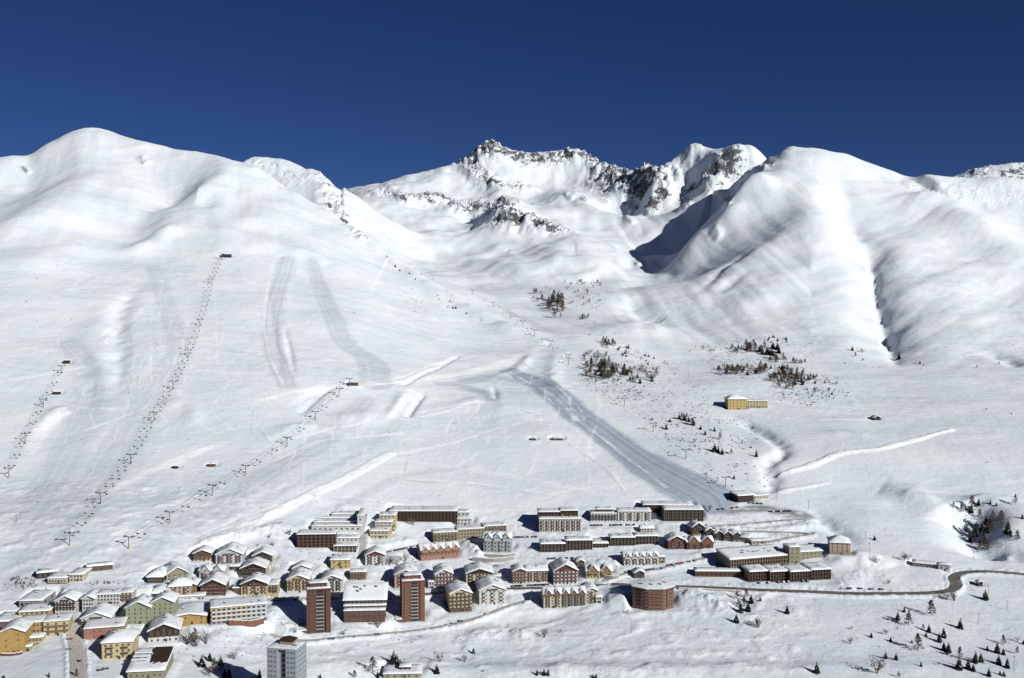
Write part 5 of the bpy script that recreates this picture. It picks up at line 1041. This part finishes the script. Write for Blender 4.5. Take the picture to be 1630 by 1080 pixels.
plant(crop([(455, 995, 75), (512, 955, 58), (590, 985, 65), (650, 1070, 70), (620, 1070, 60), (870, 1075, 60), (350, 840, 80, 'b'), (405, 855, 110, 'l'), (420, 850, 90, 'b'), (485, 835, 65, 'b'), (690, 945, 55, 'b'), (545, 1050, 90, 'l'), (510, 1070, 60, 'l'), (600, 1040, 50, 'l')], 220, 840, 4.5), 'left of the pale grey tower')
plant([(6, 1080, 6), (78, 1078, 8), (122, 1078, 11, 'l')], 'at the bottom left beside the packed street')
plant([(461, 852, 9, 'b'), (428, 857, 6, 'b'), (410, 870, 5, 'b'), (620, 900, 14, 'b'), (632, 900, 15, 'b'), (645, 895, 12, 'b'), (627, 846, 12, 'b'), (658, 836, 10, 'b'), (1127, 815, 11, 'b'), (1120, 812, 8, 'b'), (579, 922, 12, 'b'), (1135, 868, 7, 'b'), (500, 960, 8, 'b'), (548, 1012, 7, 'b'), (435, 870, 7, 'b'), (470, 1008, 6, 'b')], 'between the houses of the village')
U = cluster
plant(U(120, 245, 34, 40, 12, 48, 'l') + U(250, 160, 95, 55, 12, 20, 'lb') + U(20, 180, 25, 20, 4, 28, 'l') + U(260, 292, 30, 8, 4, 22, 'lb') + U(310, 350, 60, 30, 3, 12, 'b'), 'in the upper valley copse')
plant(U(350, 580, 60, 38, 20, 42, 'llcb') + U(400, 440, 30, 15, 5, 35, 'l') + U(325, 505, 50, 20, 7, 28, 'lb') + U(480, 475, 30, 20, 5, 22, 'lc') + U(470, 590, 35, 22, 7, 40, 'cl') + U(580, 605, 60, 32, 12, 36, 'clb') + U(430, 615, 40, 18, 5, 26, 'lb') + U(610, 520, 30, 20, 3, 22, 'c') + U(700, 570, 60, 30, 4, 14, 'b') + U(460, 700, 60, 40, 7, 12, 'b') + U(590, 715, 40, 28, 5, 14, 'b'), 'in the wood right of the upper piste')
plant(U(1110, 580, 110, 18, 15, 44, 'llcb') + U(1165, 465, 25, 16, 5, 46, 'l') + U(1080, 470, 30, 12, 4, 28, 'l') + U(1265, 475, 45, 15, 8, 42, 'lc') + U(1285, 525, 25, 10, 4, 40, 'l') + U(1340, 518, 12, 4, 2, 32, 'l') + U(1430, 535, 28, 6, 4, 32, 'l') + U(1320, 565, 40, 8, 4, 26, 'c') + U(1300, 412, 60, 12, 5, 18, 'c') + U(900, 465, 60, 15, 4, 16, 'b'), 'in the upper wood above the hospice')
plant(U(1370, 630, 75, 38, 26, 42, 'llcb') + U(1500, 612, 30, 8, 4, 28, 'c') + U(1525, 695, 60, 26, 9, 18, 'bc') + U(1560, 635, 60, 18, 5, 16, 'bc'), 'in the lower wood above the hospice')
plant(crop([(780, 835, 35), (795, 840, 38, 'l'), (808, 842, 44), (820, 845, 40, 'l'), (832, 850, 38), (848, 870, 42, 'l'), (856, 868, 48), (895, 890, 25), (970, 900, 30), (920, 920, 30), (1000, 945, 40, 'l'), (970, 1010, 50), (990, 1015, 40), (1010, 1025, 40), (1060, 1025, 30, 'l'), (860, 965, 25, 'l'), (710, 890, 35), (690, 885, 20), (635, 840, 18), (655, 880, 20, 'l'),
            (595, 835, 12), (1195, 1037, 45), (1165, 990, 18), (1118, 970, 25, 'l'), (920, 960, 18, 'l'), (730, 850, 24), (895, 962, 12, 'b'), (725, 1020, 12, 'b')], 850, 420, 3.375), 'left of the stream gorge')
plant(crop([(770, 55, 28), (993, 97, 36), (785, 85, 22, 'l'), (820, 65, 22, 'b'), (820, 105, 15, 'b'), (735, 118, 12), (1093, 118, 18), (1110, 125, 10), (1365, 140, 16, 'l'), (1470, 122, 15, 'l'), (1530, 358, 12), (205, 668, 25), (900, 138, 8), (1410, 340, 12, 'b'), (1415, 590, 8, 'b')], 1100, 540, 3.0), 'on the wide snowfield at right')
plant(crop([(250, 690, 16, 'l'), (292, 735, 18), (315, 755, 16), (365, 770, 14), (395, 800, 12), (425, 775, 9, 'b'), (575, 915, 13), (605, 950, 17), (590, 950, 16), (662, 978, 13), (565, 940, 11), (737, 1012, 10), (520, 905, 9, 'b'), (78, 975, 10, 'b'), (395, 968, 8, 'b'), (485, 800, 10, 'b')], 540, 200, 3.26), 'along the crest running into the valley')

# ---------------------------------------------------------------- lifts
M['yellow_paint'] = mat('yellow_paint', (.6, .42, .05), .6)
M['darksteel'] = mat('dark_steel', (.10, .105, .11), .5)
def pylon_mesh():
    p = MB().tube((0, 0, -1), (0, 0, 9.6), .34, 'darksteel', 8, .3).mesh('mast', True); a = MB().box(-3.6, 3.6, -.3, .3, 9.3, 9.85, 'darksteel').box(-3.9, -3.1, -1.8, 1.8, 9.86, 10.15, 'black').box(3.1, 3.9, -1.8, 1.8, 9.86, 10.15, 'black').mesh('crossarm')
    f = MB().tube((0, 0, -1.2), (0, 0, .9), .75, 'yellow_paint', 8).mesh('footing'); s_ = MB().box(-3.8, -3.2, -1.6, -1.2, 10.15, 10.6, 'black').box(-3.8, -3.2, 1.2, 1.6, 10.15, 10.6, 'black').box(3.2, 3.8, -1.6, -1.2, 10.15, 10.6, 'black').box(3.2, 3.8, 1.2, 1.6, 10.15, 10.6, 'black').mesh('sheaves')
    return [('mast', p), ('footing', f), ('crossarm', a)], s_
PYL, SHV = pylon_mesh()
def chair_mesh():
    h = MB().tube((0, 0, 0), (0, .1, -2.0), .07, 'black', 5).tube((0, .1, -2.0), (0, -.35, -2.6), .07, 'black', 5).mesh('hanger', True)
    s_ = MB().box(-1.15, 1.15, -.5, .25, -3.35, -3.2, 'darkwood').box(-1.15, 1.15, .2, .3, -3.35, -2.5, 'darkwood').box(-1.2, -1.1, -.55, .3, -3.35, -2.6, 'black').box(1.1, 1.2, -.55, .3, -3.35, -2.6, 'black').mesh('seat'); f = MB().box(-1.0, 1.0, -.9, -.8, -3.9, -3.8, 'black').box(-.05, .05, -.85, -.5, -3.85, -3.3, 'black').mesh('footrest')
    return h, s_, f
CH = chair_mesh()
def lift(pts, nm, spacing, chairs=True, skip_ends=1, gauge=3.5, hgt=10.6, scale=1.0):
    P_ = [hit(*q) for q in pts]; n_ = len(P_)
    for i, (x, y, z) in enumerate(P_):
        a, c = P_[max(0, i - 1)], P_[min(n_ - 1, i + 1)]; rz = math.atan2(c[1] - a[1], c[0] - a[0]) - R(90)
        t = thing('lift_pylon', 'grey T shaped pylon of %s, %s from its bottom' % (nm, ordn(i + 1)), 'pylon', (x, y, z), rz, 'pylons of ' + nm); t.scale = (scale * 1.1,) * 3
        for k, me in PYL: q = link(k, me, t)
        link('sheaves', SHV, q)
    cnt = 0; total = []
    for side in (-1, 1):
        b = MB(); rest = spacing * .5
        for i in range(n_ - 1):
            a, c = Vector(P_[i]), Vector(P_[i + 1]); d = (c - a); L_ = d.length; hd = Vector((d.x, d.y, 0)).normalized(); nrm = Vector((hd.y, -hd.x, 0)) * gauge * scale * side; sag = L_ * .018; rz = math.atan2(d.y, d.x) - R(90)
            pt = lambda t: a + d * t + nrm + Vector((0, 0, hgt * scale - sag * 4 * t * (1 - t)))
            for q in range(6): b.tube(pt(q / 6), pt((q + 1) / 6), .06, 'black', 4)
            while chairs and rest < L_:
                total.append((pt(rest / L_), rz + (math.pi if side < 0 else 0))); rest += spacing * _sr.uniform(.93, 1.07)
            rest -= L_
        o = link('lift_cable', b.mesh('lift_cable'), None, label='thin dark haul cable of %s, %s strand' % (nm, 'left' if side < 0 else 'right'), category='cable')
    total.sort(key=lambda q: q[0].y)
    for i, (p, rz) in enumerate(total):
        t = thing('lift_chair', 'dark chair on %s, %s from its lower end' % (nm, ordn(i + 1)), 'lift chair', p, rz, 'chairs of ' + nm); link('hanger', CH[0], t); s_ = link('seat', CH[1], t); link('footrest', CH[2], s_)
lift([(111, 869), (160, 803), (208, 740), (245, 672), (275, 622), (300, 570), (318, 520), (336, 452), (353, 414)], 'the long left chairlift', 23)
lift([(205, 875), (270, 834), (338, 790), (391, 758), (457, 712), (502, 670), (540, 632), (556, 616)], 'the middle station chairlift', 34)
lift([(14, 762), (40, 706), (69, 650), (98, 596)], 'the left edge lift', 30, gauge=2.5)
lift([(905, 582), (876, 553), (851, 536), (832, 521), (812, 508), (785, 490), (752, 470)], 'the upper valley chairlift', 60)
lift([(1155, 776), (1092, 731), (1040, 688), (994, 648), (948, 610), (905, 576)], 'the lift beside the dark piste', 200, chairs=False)

# ---------------------------------------------------------------- poles and lamps
def pole(px, py, hp, label, lamp=False):
    x, y, z = hit(px, py); h = hp * math.hypot(y, HC - z) / F
    t = thing('street_lamp' if lamp else 'power_pole', label, 'lamp' if lamp else 'pole', (x, y, z), tr.uniform(-.4, .4), 'street lamps along the main road' if lamp else 'wooden power poles')
    link('post', MB().tube((0, 0, -.8), (0, 0, h), .16, 'steel' if lamp else 'bark', 6, .1).mesh('post', True), t)
    if lamp: link('lamp_head', MB().box(-.1, 1.6, -.1, .1, h - .1, h + .05, 'steel').box(1.0, 1.9, -.2, .2, h - .22, h - .1, 'frame').mesh('lamp_head'), t)
    else: link('crossarm', MB().box(-1.1, 1.1, -.1, .1, h - 1.0, h - .8, 'bark').box(-1.0, -.85, -.08, .08, h - .8, h - .55, 'frame').box(.85, 1.0, -.08, .08, h - .8, h - .55, 'frame').mesh('crossarm'), t)
for px, py, hp, t_ in [(1287, 810, 14, 'right of the car park'), (1384, 888, 24, 'right of the pink villa'), (1237, 797, 20, 'behind the hangar'), (1485, 962, 15, 'just below the main road near the brown larch'), (1558, 994, 17, 'on the right snowfield below the shelter'), (1603, 972, 16, 'near the right edge below the road'),
                       (1614, 1071, 26, 'in the bottom right corner'), (1573, 948, 17, 'beside the wooden shelter'), (1378, 860, 14, 'behind the pink villa'), (1059, 700, 12, 'left of the stream gorge'), (1126, 655, 12, 'left of the hospice'), (1096, 600, 10, 'on the slope left of the hospice'), (26, 832, 14, 'at the left foot of the ski slope'), (417, 1021, 12, 'on the slope beside the pale grey tower'), (1190, 765, 12, 'above the hangar')]:
    pole(px, py, hp, 'thin dark wooden power pole ' + t_)
for i, (px, py) in enumerate([(1085, 930), (1135, 933), (1173, 935), (1210, 936), (1244, 938), (1300, 941), (1350, 941), (1405, 941), (1460, 941), (1010, 926), (960, 924)]): pole(px, py, 10, 'thin street lamp on the far side of the main road, at pixel column order %d' % i if 0 else 'thin grey street lamp beside the main road, %s of 11' % ordn(1 + sorted([1085, 1135, 1173, 1210, 1244, 1300, 1350, 1405, 1460, 1010, 960]).index(px)) + ' from the left', True)

# ---------------------------------------------------------------- cars
CC = {'black': (.02, .02, .022), 'dark blue': (.03, .05, .11), 'grey': (.16, .16, .17), 'silver': (.42, .42, .43), 'red': (.28, .03, .025), 'white': (.65, .65, .65), 'dark green': (.03, .07, .045)}
for k_, c_ in CC.items(): M['car ' + k_] = mat('car_paint_' + k_.replace(' ', '_'), c_, .3, spec=.6)
M['tyre'] = mat('tyre', (.02, .02, .02), .9)
def car_meshes(k):
    prof = [(-2.1, .35), (2.1, .35), (2.15, .72), (1.95, .92), (1.05, 1.0), (.55, 1.45), (-1.25, 1.47), (-1.95, 1.0), (-2.12, .8)]
    body = MB().prism([(a, c) for a, c in prof], -.86, .86, 'car ' + k).mesh('body')
    gl = MB().prism([(.98, 1.03), (.52, 1.40), (-1.2, 1.41), (-1.78, 1.03)], -.88, .88, 'glass').box(-1.1, .45, -.7, .7, 1.462, 1.49, 'snow').mesh('windows'); wh = MB().tube((0, -.1, 0), (0, .1, 0), .33, 'tyre', 10).mesh('wheel', True); hub = MB().tube((0, -.12, 0), (0, .12, 0), .17, 'steel', 8).mesh('rim')
    return body, gl, wh, hub
CM = {k: car_meshes(k) for k in CC}
def cars(lst, place):
    lst = sorted(lst); n_ = len(lst)
    for i, q in enumerate(lst):
        px, py, rz = q[:3]; k = q[3] if len(q) > 3 else tr.choice(['black', 'black', 'dark blue', 'grey', 'grey', 'silver', 'red', 'white', 'dark green']); x, y, z = hit(px, py)
        t = thing('parked_car', '%s car parked %s%s' % (k, place, (', %s from left' % ordn(i + 1)) if n_ > 1 else ''), 'car', (x, y, z - .05), R(rz + tr.uniform(-5, 5)), ('cars parked ' + place) if n_ > 1 else None)
        b_, g_, w_, h_ = CM[k]; link('body', b_, t); link('windows', g_, t)
        for a in (-1.3, 1.3):
            for c in (-.84, .84): wq = link('wheel', w_, t, (a, c, .33)); link('rim', h_, wq)
def row(x0, x1, y0, y1, n_, rz, miss=.12): return [(x0 + (x1 - x0) * (i + .5) / n_, y0 + (y1 - y0) * (i + .5) / n_, rz) for i in range(n_) if tr.random() > miss]
cars(row(815, 876, 934, 931, 12, 84), 'in front of the brown and cream hotel'); cars(row(995, 1055, 912, 905, 13, 80), 'below the cream dormer hotel'); cars(row(1062, 1108, 901, 893, 9, 80), 'along the climbing upper road')
cars(row(872, 914, 890, 889, 9, 90), 'on snow below the khaki terrace row'); cars(row(1225, 1260, 815, 814, 9, 90, 0), 'in the middle of the car park'); cars([(1369, 938, 5), (1387, 939, 8), (1403, 939, 3), (1352, 938, 4)], 'beside the main road, right')
cars([(127, 1053, 95, 'black'), (110, 1019, 10, 'red'), (160, 1068, 30), (168, 1066, 30), (109, 1035, 15, 'grey')], 'at the packed street in the lower left'); cars([(713, 996, 25), (721, 994, 25), (733, 990, 25), (561, 1015, 8), (528, 1018, 8), (600, 1011, 8), (775, 978, 30)], 'along the narrow lower road')
cars(row(615, 662, 880, 870, 11, 70), 'in the yard left of the orange row'); cars(row(815, 856, 856, 855, 9, 88), 'behind the pale blue hotel'); cars(row(940, 1012, 837, 836, 14, 88), 'in front of the upper white hotels'); cars(row(1205, 1290, 929, 926, 11, 85, .3), 'below the staggered blocks')
cars(row(1140, 1178, 812, 808, 5, 88, .3), 'at the left edge of the car park'); cars(row(760, 812, 903, 901, 6, 5, .3), 'on the road above the cream gabled hotel'); cars(row(300, 345, 964, 961, 5, 12, .3), 'on the street by the pink hotel'); cars(row(1190, 1222, 801, 803, 5, 88, .2), 'at the hangar')
cars(row(585, 640, 957, 952, 5, 4, .2), 'on the street behind the brick hall'); cars(row(440, 475, 957, 956, 3, 3, .0), 'on the street left of the red tower'); cars(row(400, 440, 951, 949, 4, 88, .2), 'in front of the wide chalet hotel')

# ---------------------------------------------------------------- people at the lifts
for k_, c_ in (('jacket_red', (.35, .04, .03)), ('jacket_blue', (.04, .09, .3)), ('jacket_dark', (.03, .03, .04)), ('jacket_yellow', (.55, .4, .05)), ('trousers', (.03, .03, .035)), ('skin', (.5, .32, .24))): M[k_] = mat(k_, c_, .8)
def person_mesh(j):
    b = MB()
    for s_ in (-1, 1):
        b.tube((s_ * .13, .06, 0), (s_ * .11, 0, .5), .075, 'trousers', 6, .085); b.tube((s_ * .11, 0, .5), (s_ * .09, 0, .92), .085, 'trousers', 6, .12)
        b.tube((s_ * .23, 0, 1.42), (s_ * .30, -.03, 1.14), .065, j, 6, .055); b.tube((s_ * .30, -.03, 1.14), (s_ * .27, -.2, .95), .055, j, 6, .045)
    b.tube((0, 0, .88), (0, 0, 1.12), .18, j, 8, .16); b.tube((0, 0, 1.12), (0, 0, 1.46), .16, j, 8, .22); b.tube((0, 0, 1.44), (0, 0, 1.54), .1, j, 6, .06)
    b.tube((0, 0, 1.52), (0, 0, 1.64), .07, 'skin', 8, .105); b.tube((0, 0, 1.64), (0, 0, 1.77), .11, j, 8, .06); return b.mesh('body')
PM = {k: person_mesh('jacket_' + k) for k in ('red', 'blue', 'dark', 'yellow')}
SKI = MB().box(-.19, -.10, -.9, .8, 0, .03, 'black').box(.10, .19, -.9, .8, 0, .03, 'black').mesh('skis')
def people(lst, place):
    lst = sorted(lst); n_ = len(lst)
    for i, (px, py) in enumerate(lst):
        x, y, z = hit(px, py); j = tr.choice(['dark', 'dark', 'dark', 'blue', 'red', 'yellow']); t = thing('person', 'skier in %s jacket %s, %s from left' % (j, place, ordn(i + 1)), 'person', (x, y, z), tr.random() * 6.28, 'skiers ' + place); link('body', PM[j], t); link('skis', SKI, t)
g = lambda cx, cy, rx, ry, n_: [(cx + rx * tr.gauss(0, .5), cy + ry * tr.gauss(0, .5)) for _ in range(n_)]
people(g(40, 930, 26, 9, 48) + g(25, 922, 8, 4, 14), 'waiting at the foot of the slope'); people(g(160, 929, 38, 2.5, 20), 'in line right of the valley station')
people(g(842, 873, 9, 3, 9), 'left of the khaki terrace row'); people([(600, 470), (388, 477), (394, 490), (560, 740), (330, 500), (236, 512), (620, 690), (180, 700), (250, 560), (420, 690), (700, 790), (350, 640), (602, 800), (730, 845), (240, 545), (210, 640), (145, 750), (300, 700), (520, 560), (90, 780), (45, 720), (220, 600), (175, 765), (60, 800), (130, 700), (500, 790), (640, 560), (770, 600), (980, 700), (900, 650), (1290, 605)], 'dotted over the wide slopes')

# ---------------------------------------------------------------- low scrub poking through the snow: nobody could count it
b = MB(); sr = random.Random(3)
def tuft(x, y, z, h, m):
    for q in range(5):
        d = Vector((sr.uniform(-1, 1), sr.uniform(-1, 1), sr.uniform(.3, 1))) * h; e = d.orthogonal().normalized() * h * .28; p = Vector((x, y, z - .1)); b.quad([p - e, p + d, p + e], m)
def scrub(cx, cy, rx, ry, n_, h0=.9, h1=2.3):
    if cy > 790: h0, h1 = .45, 1.1
    for i in range(n_):
        a = sr.random() * 6.283; r_ = math.sqrt(sr.random()); px, py = cx + rx * r_ * math.cos(a), cy + ry * r_ * math.sin(a)
        x, y, z = hit(px, py); tuft(x, y, z, sr.uniform(h0, h1), sr.choice(['twigs', 'larch2', 'needles2']))
for a in [(915, 470, 60, 26, 190), (985, 595, 65, 42, 300), (1210, 570, 85, 34, 260), (1290, 620, 65, 26, 220), (1130, 690, 80, 34, 160), (1070, 640, 70, 36, 120), (1560, 850, 34, 40, 120), (1400, 560, 120, 40, 30), (1180, 760, 60, 22, 40), (700, 470, 60, 30, 40), (1570, 850, 50, 45, 90), (1500, 1000, 130, 70, 60), (1200, 1000, 200, 60, 50),
          (640, 890, 60, 12, 60), (500, 880, 60, 15, 40), (1100, 850, 120, 25, 60), (1200, 830, 80, 12, 60), (400, 910, 120, 20, 120), (900, 900, 150, 20, 120), (200, 960, 150, 30, 100), (630, 900, 60, 14, 80), (500, 1000, 100, 14, 60), (850, 960, 40, 10, 30), (350, 1020, 80, 40, 60), (650, 1040, 150, 25, 40), (1130, 370, 110, 60, 40), (200, 480, 160, 100, 30)]: scrub(*a)
o = link('scrub', b.mesh('scrub')); o['kind'] = 'stuff'; o['label'] = 'low scrub and twigs poking through the snow'
